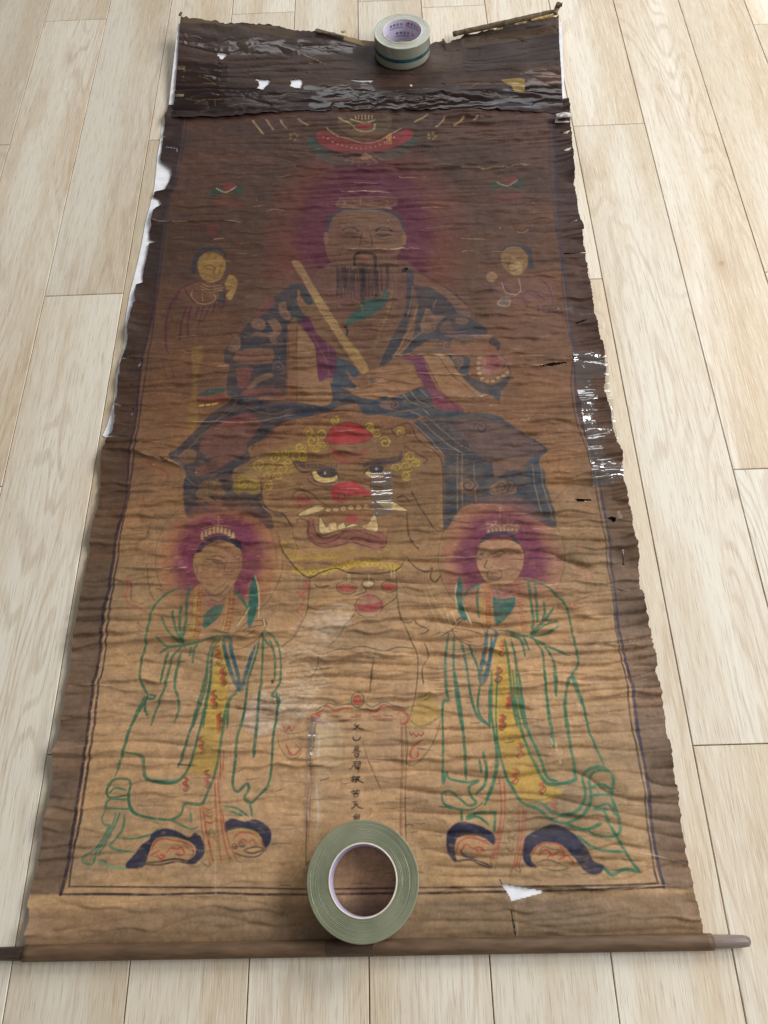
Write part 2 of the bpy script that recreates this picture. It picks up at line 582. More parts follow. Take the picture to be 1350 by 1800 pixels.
def halo(cx, cy, r_in, r_mid, r_out, purple, outer, ap, ao):
    """purple ring that fades into red, painted round a head"""
    m_px = mscale(np.array([[cx, cy]]))
    c = totex(np.array([[cx, cy]]))[0]
    ex = totex(np.array([[cx + r_out, cy]]))[0]; ey = totex(np.array([[cx, cy - r_out]]))[0]
    sx, sy = abs(ex[0] - c[0]), abs(ey[1] - c[1])
    x0, x1 = int(max(0, c[0] - sx - 4)), int(min(TW, c[0] + sx + 4))
    y0, y1 = int(max(0, c[1] - sy - 4)), int(min(TH, c[1] + sy + 4))
    d = np.hypot((tx_[y0:y1, x0:x1] - c[0]) / sx, (ty_[y0:y1, x0:x1] - c[1]) / sy) * r_out
    d = d + 2.2 * mid[y0:y1, x0:x1] + 1.2 * fine[y0:y1, x0:x1]
    oc = np.clip((r_out - d) / 6, 0, 1)
    fall = np.clip((r_out - d) / (r_out - r_mid), 0, 1)
    blend(y0, y1, x0, x1, oc * (0.25 + 0.75 * fall), outer, ao, 0.25)
    pc = np.clip((r_mid - d) / (0.62 * (r_mid - r_in)), 0, 1)
    pc = pc * pc * (3 - 2 * pc)
    blend(y0, y1, x0, x1, pc, purple, ap, 0.25)
    L('p', circ('p', cx, cy, r_out, r_out, 40), 1.0, (78, 58, 44), 0.5, close=True)


NAVY = (44, 46, 62); NAVYD = (38, 40, 62); INK = (40, 32, 36); GREEN = (54, 96, 70); TEAL = (32, 88, 80)
PURP = (92, 36, 76); RED = (160, 56, 52); DRED = (128, 44, 48); YEL = (172, 142, 58); CREAM = (208, 182, 128)
TAN = (150, 116, 76); BROWN = (112, 78, 54); LINE = (66, 56, 42); BLUE = (42, 84, 96); GOLD = (142, 108, 56)

# margins outside the ruled border are a darker, greyer mounting
bl = np.vstack([pts('Z', '318,1118 350,1000 375,850 395,720 410,600 430,480 455,330 470,200 485,80 492,0'),
                pts('V', '505,1760 530,1600 550,1420 575,1300 595,1140 605,1080 625,980 650,900 668,780 675,640 683,580 700,500 715,400 728,280 745,120 765,20'),
                pts('C', '185,650 200,500 215,380 235,240 255,110'), pts('A', '275,900 300,760 320,620 328,540'), pts('p', '323,170')])
bli = np.vstack([pts('Z', '362,1075 385,900 420,740 440,580 475,380 500,200 520,0'),
                 pts('V', '535,1760 570,1500 590,1330 610,1200 635,1020 670,850 690,700 705,590 720,500 735,380 755,250 775,120 792,0'),
                 pts('C', '205,560 225,400 245,250 262,130 290,0'), pts('A', '290,880 318,740 340,600 347,540')])
br = np.vstack([pts('Y', '800,1083 770,980 745,860 725,720 715,600 700,480 680,380 660,280 645,150 630,20'),
                pts('X', '622,1800 590,1690 565,1560 545,1420 530,1290 515,1150 500,1020 485,930 465,800 440,700 400,540 350,400 330,200'),
                pts('D', '1110,880 1085,740 1070,600 1055,480 1040,380 1025,230 1012,50'), pts('B', '1015,820 1005,640 1005,540'), pts('p', '972,170')])
bri = np.vstack([pts('Y', '765,1060 745,980 715,800 700,700 690,560 668,450 650,350 625,230 610,100 600,0'),
                 pts('X', '570,1690 550,1560 530,1400 515,1280 495,1150 485,1050 460,920 440,790 380,560 330,400 312,220'),
                 pts('D', '1098,850 1072,740 1050,560 1040,400 1015,250 1002,110'), pts('B', '992,850 985,700 990,550')])
MARGIN = (104, 82, 70)
mL = np.vstack([bl, pts('p', '100,170 100,600 0,900 -60,1400 -60,1574')])
mR = np.vstack([br, pts('p', '1200,170 1300,900 1350,1400 1350,1560')])
for mp_, mk_ in ((mL, (0.33, 0.33, 0.27)), (mR, (0.22, 0.21, 0.12))):
    q = totex(mp_)
    mm = blur(inpoly(tx_, ty_, q).astype(np.float32), 2)
    PAINT *= (1 - mm[..., None] * np.array(mk_, np.float32))
mb = np.clip((totex(pts('p', '640,1580'))[0][1] - ty_ + 0.0 * tx_) / 10, 0, 1)
PAINT *= (1 - mb[..., None] * np.array([0.16, 0.16, 0.14], np.float32))
BASE = PAINT.copy()
L('p', bl, 3.4, (48, 36, 46), 0.9, 0.25, taper=False)
L('p', bli, 2.2, (50, 40, 46), 0.85, 0.25, taper=False)
L('p', br, 3.6, (50, 48, 72), 0.85, 0.3, taper=False)
L('p', bri, 1.8, (54, 44, 48), 0.8, 0.3, taper=False)
bb = np.vstack([pts('Z', '318,1118 600,1117 800,1120 1130,1112'), pts('L', '0,583 300,584 470,582 800,577'), pts('J', '90,960 300,955 600,950 900,942 1145,932')])
bbi = np.vstack([pts('Z', '362,1077 800,1080 1200,1083'), pts('L', '0,545 300,552 800,546'), pts('J', '95,935 440,932 640,929 900,925 1110,917')])
L('p', bb, 2.8, (44, 34, 38), 0.9, 0.35, taper=False)
L('p', bbi, 2.0, (48, 36, 38), 0.85, 0.3, taper=False)

# --- lotus and canopy at the top
P('S', '335,220 370,200 420,260 520,300 640,300 800,290 900,250 985,195 975,240 900,310 780,350 620,385 480,365 370,295', (38, 72, 64), 0.8, 2)
P('S', '380,200 420,165 470,185 540,210 640,235 760,220 860,180 940,150 965,190 900,240 780,280 640,300 520,290 420,250', (132, 42, 50), 0.85, 1)
P('S', '520,75 600,100 680,112 760,95 830,75 830,140 780,190 680,215 580,190 520,140', (92, 78, 52), 0.7, 2)
P('S', '625,125 715,125 710,150 670,160 630,150', (140, 44, 48), 0.9)
LL('S', '450,150 500,190 580,212 680,235 780,210 890,150; 590,95 640,115 690,118 740,100; 600,130 640,165 720,165 740,120; 520,90 560,110 600,130', 2.2, (168, 146, 100), 0.75)
LL('S', '820,190 820,240; 808,195 808,240; 832,190 832,240', 2.0, (180, 140, 70), 0.8)
LL('S', '640,75 640,95; 660,75 660,98; 680,75 680,98; 700,75 700,98; 720,75 720,95; 620,78 625,95', 1.6, (170, 144, 84), 0.75)
for i in range(16):
    u = i / 15
    P('p', circ('S', 430 + 420 * u, 200 + 66 * math.sin(math.pi * u) + 2, 5), (205, 190, 160), 0.8, 1)
for ax_, ay_, bx_, by_ in ((600, 365, 640, 320), (640, 375, 665, 330), (700, 375, 690, 330), (750, 360, 710, 320), (560, 345, 610, 320), (800, 345, 740, 318)):
    dx_, dy_ = bx_ - ax_, by_ - ay_
    P('S', f'{ax_},{ay_} {ax_ + dx_ * .5 - 14},{ay_ + dy_ * .5 - 6} {bx_},{by_} {ax_ + dx_ * .5 + 14},{ay_ + dy_ * .5 + 6}', (136, 92, 74), 0.6, 1, edge=(1.2, (180, 150, 110), 0.6))
P('S', '645,320 680,303 720,318 700,335 660,335', (196, 168, 118), 0.85)
LL('S', '10,100 40,140 75,185; 90,95 115,130 135,160; 175,95 190,125 215,150; 280,90 310,115 340,135; 1150,85 1130,115 1095,140; 1265,85 1240,110 1205,132; 1050,65 1020,85 970,110; 1350,85 1320,105', 2.6, (164, 134, 98), 0.75)
for cx, cy in ((255, 200), (1075, 195)):
    for k in range(5):
        P('p', circ('S', cx + 22 * math.cos(k * 1.256), cy + 20 * math.sin(k * 1.256), 9), (140, 118, 72), 0.7)
for crop, cx in (('A', 530), ('B', 785)):
    cy = 900 if crop == 'A' else 872
    P(crop, f'{cx - 75},{cy - 15} {cx - 40},{cy - 8} {cx},{cy + 4} {cx + 45},{cy - 12} {cx + 75},{cy - 30} {cx + 70},{cy + 25} {cx + 30},{cy + 10} {cx - 30},{cy + 12} {cx - 70},{cy + 28}', (38, 62, 54), 0.85, 2)
    P(crop, f'{cx - 20},{cy - 30} {cx + 35},{cy - 40} {cx + 40},{cy - 8} {cx},{cy - 2}', (120, 44, 44), 0.7, 2)
    P(crop, f'{cx - 50},{cy + 40} {cx + 60},{cy + 40} {cx + 70},{cy + 75} {cx - 60},{cy + 75}', (112, 48, 46), 0.4, 8)
    for i in range(11):
        u = i / 10
        P('p', circ(crop, cx - 45 + 90 * u, cy - 12 + 18 * math.sin(math.pi * u) - 18 * max(0, u - .5), 3.6), (190, 190, 170), 0.85)
# faint ink drawing of clouds and banners in the dark upper part
LL('B', '530,700 540,760 535,860; 560,690 565,850; 585,700 590,860; 660,700 670,760; 770,640 775,760; 800,580 790,650; 880,580 885,650 920,700 980,740; 470,790 480,860; 450,800 470,870 520,860; 410,750 440,720; 960,780 950,830 990,860; 840,790 850,820', 1.3, (62, 40, 52), 0.6)
LL('A', '640,800 660,880; 700,790 720,870 770,850 780,800; 550,690 545,740; 520,760 560,780; 300,920 340,890 360,880; 350,800 350,850', 1.3, (66, 44, 50), 0.55)
LL('C', '390,250 400,300 380,340; 420,240 430,300; 450,245 450,300; 480,240 475,300 500,330; 530,210 520,280 480,340; 585,240 580,400 560,520; 560,350 570,470', 1.5, (92, 40, 46), 0.6)
P('C', '440,250 490,245 490,295 440,300', (108, 48, 44), 0.5, 3)
LL('D', '760,260 780,310; 790,260 805,310; 890,240 900,310; 910,240 930,300; 720,150 710,130 730,140; 860,120 890,130 880,160; 680,260 690,470; 700,140 760,150 850,140 920,160', 1.3, (74, 40, 66), 0.6)

# --- halo and head of the seated figure
halo(640, 412, 70, 142, 186, (80, 30, 54), (110, 50, 44), 0.82, 0.52)
P('p', '560,470 610,455 700,455 735,475 800,540 830,640 480,640 500,560', (100, 74, 55), 0.85, 4)
P('p', '430,520 520,470 560,475 540,640 440,640', (92, 70, 55), 0.6, 8)
P('S', '475,690 520,640 600,620 720,625 830,650 890,700 915,780 905,850 870,900 860,980 830,1010 520,1010 490,960 450,900 440,820 450,760', (104, 76, 55), 0.95, 1)
P('S', '430,980 500,930 620,930 740,930 860,930 930,990 960,1012 400,1012', (98, 72, 56), 0.7, 3)
L('S', '452,765 465,690 500,652 560,622 700,618 820,634 880,668 905,740', 5, (48, 54, 62), 0.85)
L('S', '540,610 600,604 700,600 800,615 835,622', 3, (148, 128, 80), 0.7)
P('S', '530,560 830,555 835,610 530,612', (104, 76, 56), 0.7, 1, edge=(1.2, (140, 112, 70), 0.5))
LL('S', '545,570 560,590 545,600; 650,560 650,600; 800,570 815,590 800,600; 600,575 640,590; 700,575 750,590', 1.2, (140, 112, 70), 0.6)
LL('S', '540,752 570,738 610,738 642,764; 738,764 765,738 810,736 838,756', 2.4, (52, 36, 34), 0.85)
LL('S', '560,772 600,780 640,778; 745,778 790,782 832,774', 2.6, (50, 34, 32), 0.8)
LL('S', '555,778 590,768 640,784; 740,784 790,770 835,780; 660,760 650,830 640,850 690,860 720,845 705,760; 560,800 600,808 635,800; 745,802 800,808 830,798', 1.6, (60, 42, 36), 0.75)
L('S', '614,965 618,905 645,890 705,890 735,910 740,965', 4, (38, 28, 30), 0.85)
P('S', '640,915 670,905 710,915 705,928 650,928', (136, 78, 62), 0.6)
P('p', circ('S', 445, 800, 14, 40), (118, 88, 60), 0.9); P('p', circ('S', 912, 800, 12, 40), (118, 88, 60), 0.9)
# beard
for i in range(26):
    x = 945 + i * 14 + RNG.uniform(-4, 4)
    L('Q', f'{x},{RNG.uniform(20, 60)} {x + RNG.uniform(-8, 8)},{RNG.uniform(120, 160)} {x + RNG.uniform(-10, 10)},{RNG.uniform(200, 300)}', 1.7, (46, 34, 36), 0.7)
for x in (1015, 1160, 1255, 1350):
    L('Q', f'{x},30 {x + 3},120 {x},200', 4, (40, 32, 36), 0.65)
L('Q', '1155,50 1158,150 1152,240 1160,360', 5, (36, 30, 34), 0.75)

# --- robe of the seated figure: left side
ROBE = (48, 50, 60)
P('Q', '590,165 500,235 430,300 270,470 190,570 100,660 60,730 65,800 105,840 80,960 90,1060 150,1100 350,1090 540,1075 555,880 560,700 580,560 620,490 600,420 575,330 560,260 600,200', ROBE, 0.86, 1)
P('Q', '600,165 690,172 770,300 730,345 690,300 660,250 640,300 640,340 700,430 720,450 660,490 620,490 590,420 570,300 575,220', (46, 52, 60), 0.88, 1)
P('Q', '640,330 700,430 730,460 800,580 900,650 1000,740 900,600 860,560 930,580 1020,600 1000,520 930,450 870,440 790,320 720,345 670,290', (112, 82, 58), 0.8, 1)
P('Q', '560,500 640,490 640,1130 550,1110 555,880', (122, 82, 58), 0.9, 1)
P('Q', '640,500 700,560 780,690 800,900 830,950 900,960 910,1080 880,1140 760,1170 640,1150', (134, 100, 70), 0.9, 1)
LL('Q', '640,495 635,700 640,900 638,1130; 560,520 570,700 560,900 555,1080; 790,600 800,800 815,960', 1.5, (84, 58, 48), 0.7)
P('Q', '650,490 690,455 735,450 790,570 880,650 945,730 945,900 880,920 815,950 790,800 780,680 700,540', (84, 36, 66), 0.88, 1)
LL('Q', '740,560 820,700 870,800 890,900; 880,650 890,750', 1.2, (140, 96, 90), 0.5)
PAT = (126, 90, 68); PATR = (128, 66, 58)
P('Q', '270,480 300,450 350,450 385,480 390,520 360,550 320,540 280,520', PAT, 0.85, 1, edge=(1.3, (88, 62, 60), 0.7))
P('Q', '270,590 330,560 400,575 470,540 500,560 450,600 350,600', PAT, 0.8, 1)
P('Q', '110,640 150,600 190,610 190,690 150,720 90,710', PAT, 0.85, 1, edge=(1.3, (70, 52, 54), 0.7))
P('Q', '150,720 280,690 440,700 450,780 400,810 150,800', (124, 82, 64), 0.85, 2)
P('Q', '490,330 540,310 560,380 595,440 560,470 500,420', PAT, 0.85, 1)
P('Q', '400,470 470,460 520,540 470,620 500,640 440,650 420,600 450,560', PAT, 0.8, 1)
P('Q', '380,290 450,280 460,350 350,430 300,450', PATR, 0.6, 3)
P('Q', '155,850 260,835 275,900 230,1000 170,980', PATR, 0.8, 2)
P('Q', '210,1020 330,1000 480,1010 530,1060 500,1080 430,1040 320,1050 200,1060', PATR, 0.85, 1)
P('Q', '230,1000 300,930 380,890 440,880 440,910 340,950 270,1010', PAT, 0.85, 1)
P('Q', '300,1080 400,1070 520,1085 520,1120 400,1110', (138, 84, 60), 0.8, 1)
for cx, cy, r in ((340, 505, 34), (155, 640, 26), (530, 350, 20), (540, 420, 24), (490, 830, 40), (500, 640, 34)):
    curl('Q', cx, cy, r, 1.6, (92, 66, 58), 0.8, 1.5, 0.5)
P('Q', '440,800 500,790 540,840 530,890 470,890 445,850', (104, 84, 80), 0.6, 1)
curl('Q', 490, 842, 40, 2.2, (52, 48, 56), 0.9, 1.6)
LL('Q', '300,840 310,900; 330,835 340,880; 360,835 360,870; 380,835 390,860; 265,850 290,930; 280,830 300,840', 1.8, (60, 48, 54), 0.7)
L('Q', '640,210 650,250 640,300', 3, (150, 118, 80), 0.7)
P('Q', '655,205 660,260 690,310 640,310 636,260', PAT, 0.75)
P('Q', '490,60 560,50 650,60 560,75', (132, 72, 70), 0.5, 2)

# tablet held in both hands
P('C', '850,415 880,425 920,490 960,560 1060,720 1100,790 1205,925 1185,965 1150,935 1040,770 980,680 890,510 843,435', (150, 118, 78), 0.9, 1, edge=(1.2, (100, 74, 52), 0.6))
P('C', '1040,770 1100,785 1200,920 1160,940', (152, 122, 70), 0.5, 1)
# collar and chest
P('R', '130,360 190,310 340,285 345,340 250,420 160,460 40,512 60,440', (40, 78, 72), 0.86, 1)
L('R', '345,215 350,260 330,300', 6, (44, 74, 70), 0.7)
L('R', '25,515 45,540 40,595', 2.6, INK, 0.95, 0.1)
LL('R', '80,290 120,320 160,350; 160,340 165,400; 90,300 140,330', 2, (120, 92, 60), 0.7)
LL('R', '380,60 400,200 380,350 330,500 260,650 200,760; 420,60 430,200 410,360 360,520 290,680; 100,530 270,530; 100,545 260,550; 340,310 370,380 330,480', 1.5, (104, 82, 52), 0.6)
for i in range(12):
    u = i / 11
    curl('R', 395 - 140 * u ** 1.4, 240 + 440 * u, 14, 1.1, (132, 108, 62), 0.6, 1.2, i)

# right side of the robe
P('R', '510,60 565,60 562,280 530,480 440,700 390,780 300,832 330,740 420,560 490,420 510,280', ROBE, 0.86, 1)
P('R', '570,180 690,190 800,255 870,330 1020,440 1160,550 1000,600 870,605 850,690 600,700 480,740 560,600 600,350', ROBE, 0.84, 1)
P('R', '1160,630 1195,595 1250,640 1245,700 1215,690', (40, 38, 46), 0.9)
L('R', '560,60 700,115 830,200 940,290 1000,370 1025,435', 1.8, (56, 40, 44), 0.8)
LL('R', '560,180 550,300 520,440; 600,340 560,480 480,640 400,770; 640,540 540,640 440,740; 750,290 720,360', 2.0, (132, 104, 76), 0.65)
P('R', '640,440 665,370 690,370 730,420 820,430 760,480 740,540 640,556 620,500', PAT, 0.88, 1)
P('R', '690,180 800,190 900,270 1000,360 1020,430 920,400 840,290 760,230', (116, 86, 70), 0.75, 2)
P('p', circ('R', 950, 462, 55, 26), PAT, 0.85, 1)
P('R', '850,450 870,500 900,540 1000,540 880,560 780,540 800,480', (112, 80, 66), 0.7, 1)
P('R', '620,660 700,620 860,630 860,700 760,690 560,705', (120, 84, 60), 0.85, 1)
P('R', '800,580 880,570 1160,570 1150,600 900,595', (136, 100, 92), 0.6, 2)
for cx, cy, r in ((735, 510, 30), (950, 462, 34), (680, 460, 22), (780, 650, 34), (840, 660, 28), (960, 640, 22)):
    curl('R', cx, cy, r, 1.6, (72, 56, 56), 0.8, 1.5, cx)
P('R', '860,640 1000,640 1180,650 1230,700 1160,740 900,740', (122, 80, 58), 0.8, 2)
# right forearm with a lotus
P('R', '640,740 840,740 930,880 1100,1030 1040,1070 820,1065 760,1000 700,880', (138, 102, 72), 0.85, 1)
P('R', '840,735 1010,760 1000,880 1080,930 1200,965 1335,895 1310,960 1250,1015 1100,1035 930,880 880,800', (46, 54, 64), 0.9, 1)
P('R', '870,745 950,745 960,810 920,850 880,800', PAT, 0.8, 1); curl('R', 915, 790, 36, 1.8, (60, 52, 56), 0.8, 1.6)
P('R', '1100,740 1260,735 1310,820 1240,880 1100,880', (140, 96, 86), 0.85, 1)
P('R', '1140,755 1230,750 1250,830 1150,840', (132, 66, 74), 0.7, 3)
for cx, cy in ((1090, 760), (1082, 800), (1080, 840), (1088, 880), (1110, 920), (1150, 938), (1195, 935), (1240, 915), (1280, 895), (1310, 870)):
    P('p', circ('R', cx, cy, 22, 17), (172, 140, 104), 0.75, 1, edge=(1.0, (90, 64, 56), 0.6))
LL('R', '1255,735 1300,790 1335,880 1290,960 1250,1020 1240,1140; 1240,800 1270,790 1290,810 1270,840', 1.8, (64, 50, 54), 0.8)
P('R', '1160,1040 1250,1020 1240,1090 1190,1060', (48, 58, 72), 0.7, 2)
P('R', '440,750 500,738 630,740 660,820 700,900 760,1000 850,1080 970,1170 860,1170 760,1160 690,1060 640,960 590,870 560,800', (94, 42, 74), 0.88, 1)
P('R', '700,1070 850,1075 960,1165 760,1160', (126, 62, 66), 0.5, 4)
LL('R', '640,745 720,900 800,1040 900,1130; 760,745 860,880 960,960 1060,1050; 1000,900 1090,1010', 1.5, (88, 62, 50), 0.7)
# hands
P('R', '190,870 300,840 440,815 560,820 590,900 640,960 560,1000 420,1020 300,1070 200,1090 60,1030 130,980 210,960', (138, 100, 70), 0.88, 1)
LL('R', '200,880 330,880 540,850; 250,910 400,935 560,960; 220,960 330,955 420,930; 60,1030 140,1010 240,985', 1.4, (84, 58, 46), 0.7)
P('p', circ('R', 235, 930, 24), (72, 78, 78), 0.7, 3)
# blue skirts in the lap
P('Q', '950,755 1060,800 1130,885 1070,930 1105,1000 1000,990 920,965', (46, 60, 76), 0.88, 1)
P('Q', '1010,850 1050,880 1110,960 1180,1010 1080,960', PAT, 0.8, 1)
P('Q', '900,965 1000,995 1100,1060 1250,1090 1350,1060 1350,1190 1170,1205 1150,1140 1060,1130 900,1180 780,1215 560,1245 640,1180 900,1130', (44, 54, 68), 0.88, 1)
P('R', '100,1085 300,1100 480,1040 640,980 700,1060 760,1165 960,1180 900,1220 640,1220 560,1250 330,1215 180,1210', (46, 58, 72), 0.88, 1)
P('R', '300,1110 360,1085 430,1095 455,1140 400,1165 310,1150', PAT, 0.85, 1); curl('R', 415, 1125, 36, 1.8, (56, 50, 58), 0.8, 1.5)
LL('R', '540,1010 600,1090 700,1140; 480,1040 560,1110 700,1150; 540,1180 620,1220 700,1320; 640,1160 760,1280 830,1350; 620,1000 680,1070', 1.6, (150, 122, 80), 0.65)
# left knee
P('E', '700,280 980,290 1170,330 1100,350 1000,380 920,400 860,460 770,500 780,560 700,620 720,700 830,720 840,790 885,840 880,900 790,830 700,810 560,820 480,835 465,700 470,610 395,550 460,490 540,400 620,330', (46, 48, 60), 0.86, 1)
P('E', '590,410 680,380 830,388 800,440 765,480 760,530 700,560 640,600 540,640 520,600 600,560 540,520 560,450', (116, 72, 58), 0.86, 1)
P('E', '640,385 760,345 810,360 800,390 650,405', (122, 64, 60), 0.7, 2)
P('E', '440,555 470,515 520,520 520,560 480,580', (128, 92, 62), 0.8, 1)
for cx, cy, r in ((470, 550, 24), (600, 690, 40), (560, 730, 34), (640, 730, 34), (620, 470, 30), (700, 500, 30), (600, 580, 26)):
    curl('E', cx, cy, r, 1.8, (136, 104, 66) if cy > 640 else (84, 56, 54), 0.75, 1.5, cy)
P('E', '540,690 580,660 640,670 655,720 640,760 600,740 550,770 530,740', (118, 88, 60), 0.75, 1)
P('E', '580,740 680,800 660,810 560,755', (122, 92, 62), 0.7, 1)
LL('E', '420,590 470,640 520,690; 720,290 600,400 440,560; 750,310 820,340 900,350 980,325', 1.6, (120, 96, 68), 0.6)
LL('E', '530,410 620,380 760,300', 1.6, (140, 104, 66), 0.5)
# left emblem: pheasant band
P('E', '520,265 580,230 650,220 660,240 590,260', (42, 66, 66), 0.75, 2)
P('E', '530,270 620,255 680,270 640,300 540,290', (116, 56, 46), 0.7, 2)
LL('E', '538,304 560,302; 572,301 590,299; 600,298 628,292', 3.2, (196, 160, 80), 0.9)
P('E', '500,40 560,30 530,200 530,380 500,440 480,380 510,200', (134, 108, 50), 0.5, 3)
P('E', '600,0 660,0 560,60 530,110 505,60', (118, 92, 54), 0.4, 4)
LL('E', '360,40 370,120 390,180; 410,120 420,180; 300,190 340,240 300,260; 350,210 400,230 440,220', 1.2, (74, 50, 52), 0.5)
LL('E', '280,570 320,590 380,620 390,660 350,690; 270,740 280,780 260,820 270,860; 300,560 310,590', 2.2, (128, 54, 48), 0.55)
LL('E', '240,900 290,905 300,930 260,950 240,1000; 250,880 300,880; 310,860 290,930', 1.2, (72, 56, 44), 0.6)
# right knee
P('F', '300,350 420,310 640,310 720,350 800,410 885,470 850,520 885,640 925,800 860,790 740,730 640,705 520,720 440,812 440,500 400,460', (50, 56, 68), 0.86, 1)
P('F', '480,340 600,330 720,370 830,440 870,475 800,490 700,520 600,500 540,440', (104, 76, 68), 0.75, 2)
P('F', '650,520 720,510 800,500 830,520 790,560 720,560 660,590', (124, 86, 66), 0.8, 1)
P('F', '510,600 560,590 590,630 560,665 505,650', PAT, 0.8, 1)
P('F', '640,630 690,600 740,620 750,660 680,670 640,660', PAT, 0.85, 1)
P('F', '800,520 880,470 850,520 880,600 840,660 790,560', (58, 70, 84), 0.7, 1)
LL('F', '300,345 380,420 450,500; 330,330 430,420 520,480; 360,320 480,420 560,470; 500,480 498,620 498,740; 520,480 518,620 520,720; 570,520 572,620 580,710; 820,530 830,620 860,760; 850,520 870,640 910,780', 1.8, (146, 114, 80), 0.65)
for cx, cy, r in ((545, 625, 34), (690, 635, 34), (730, 625, 26), (520, 450, 26), (600, 370, 30), (780, 640, 26)):
    curl('F', cx, cy, r, 1.8, (50, 46, 54), 0.8, 1.5, cx)
LL('F', '750,760 830,780 860,760; 900,480 940,500 930,560 960,600; 880,510 900,540; 850,640 900,700 980,620', 1.2, (80, 58, 52), 0.5)

# --- the lion head
P('O', '140,300 250,220 400,120 560,70 760,70 900,90 1050,170 1200,260 1270,330 1280,700 1200,720 1060,880 860,980 640,950 480,1000 330,880 260,720 210,560 200,440', (132, 98, 62), 0.25, 8)
P('O', '40,440 80,390 150,392 195,430 195,500 150,515 100,500 60,512 28,480', (138, 114, 52), 0.85, 1, edge=(1.4, (84, 64, 40), 0.6))
P('O', '140,330 260,260 420,190 560,190 600,240 480,260 400,330 380,400 200,400 130,380', (138, 112, 52), 0.5, 5)
P('O', '1000,300 1080,250 1150,290 1130,380 1050,400 1000,370', (136, 108, 52), 0.45, 5)
GY = (166, 138, 58)
for cx, cy, r in ((90, 450, 30), (150, 455, 30), (190, 335, 40), (275, 290, 36), (320, 360, 38), (500, 185, 44), (430, 225, 36), (400, 280, 32), (340, 265, 26), (250, 350, 26),
                  (560, 215, 26), (1060, 340, 40), (1110, 320, 30), (930, 190, 36), (240, 460, 30), (880, 130, 26), (1020, 130, 30),
                  (300, 410, 30), (360, 320, 30), (450, 280, 30), (520, 240, 26), (480, 140, 30), (560, 150, 28), (640, 70, 26), (840, 110, 26), (1080, 280, 30), (1000, 350, 30), (1060, 400, 28), (230, 400, 26)):
    curl('O', cx + 4, cy + 4, r, 1.5, (84, 60, 40), 0.7, 1.4, cx * 0.7)
    curl('O', cx, cy, r, 2.8, GY, 0.85, 1.4, cx * 0.7)
# frilled mane outlines behind
LL('O', '140,240 170,180 240,165 300,100 390,90 420,60 520,60 540,30 640,10 760,10; 860,140 960,110 1060,80 1090,100 1130,180 1230,250 1270,310 1275,500 1280,720; 1040,210 1120,260 1180,290 1160,320; 960,100 1000,150 1080,130; 540,80 600,40 700,30', 2.0, (72, 48, 40), 0.8)
P('O', '170,200 300,100 420,60 560,40 560,80 420,150 280,230', (124, 82, 58), 0.6, 3)
for cx, cy in ((200, 200), (270, 160), (350, 130), (440, 90), (520, 60), (620, 30), (720, 30), (900, 100), (980, 150), (1060, 130), (960, 60)):
    curl('O', cx, cy, 30, 1.3, (92, 62, 52), 0.6, 1.5, cx)
P('O', '568,180 620,110 700,82 780,95 852,150 790,190 690,208 620,202', (156, 44, 50), 0.9, 1, edge=(1.3, (92, 40, 42), 0.6))
L('O', '618,240 680,278 750,272 835,235', 6, (140, 52, 56), 0.75)
L('O', '625,285 680,312 760,312 810,290', 4.5, (136, 56, 56), 0.65)
L('O', '600,230 680,258 760,250 860,215', 1.6, (92, 56, 48), 0.6)
# eyes
P('O', '498,382 520,425 580,442 640,424 652,400 560,408 520,372', (204, 180, 110), 0.95, 1)
P('O', '520,372 570,360 630,366 645,395 610,412 550,408', (44, 44, 54), 0.95, 1)
P('p', circ('O', 577, 387, 8), (190, 180, 150), 0.9)
LL('O', '430,382 500,372 580,358 640,372 665,440; 495,378 515,430 580,452 640,440; 470,420 520,460 600,470 650,465', 2.0, (72, 46, 46), 0.75)
P('O', '815,385 840,405 890,412 930,398 900,385 850,370 820,370', (204, 182, 116), 0.95, 1)
P('O', '835,345 880,328 920,340 915,375 880,388 845,375', (44, 44, 54), 0.95, 1)
P('p', circ('O', 880, 355, 9), (190, 180, 150), 0.9)
P('O', '800,410 850,420 950,400 940,430 860,435 815,432', (112, 52, 62), 0.7, 1)
LL('O', '805,390 830,350 880,322 940,335; 385,312 430,372 500,385', 2.4, (56, 44, 50), 0.8)
L('O', '400,310 460,350 560,352 645,368', 5, (62, 50, 56), 0.6); L('O', '800,350 850,312 950,318 1015,300 1030,240', 5, (60, 50, 60), 0.65)
for i in range(22):
    u = i / 21
    L('O', f'{400 + 245 * u},{330 + 28 * math.sin(u * 2)} {395 + 250 * u + RNG.uniform(-6, 4)},{300 + 30 * math.sin(u * 2) + RNG.uniform(-4, 8)}', 1.2, (52, 44, 54), 0.7)
    L('O', f'{800 + 225 * u},{345 - 40 * u} {800 + 230 * u + RNG.uniform(-4, 6)},{318 - 52 * u + RNG.uniform(-6, 6)}', 1.2, (52, 44, 58), 0.7)
# nose
P('O', '610,485 660,445 740,432 790,458 842,490 835,522 770,516 720,520 700,545 660,556 625,538', (158, 40, 52), 0.9, 1)
P('p', circ('O', 680, 525, 34, 26), (128, 92, 64), 0.75, 1); curl('O', 680, 525, 36, 1.8, (120, 34, 46), 0.85, 1.4)
L('O', '385,540 395,500 440,488 500,510 560,560 620,590 700,570', 1.8, (84, 56, 44), 0.7)
P('p', circ('O', 445, 550, 60, 34), (142, 66, 60), 0.6, 4); curl('O', 455, 540, 60, 1.4, (98, 56, 48), 0.6, 1.2)
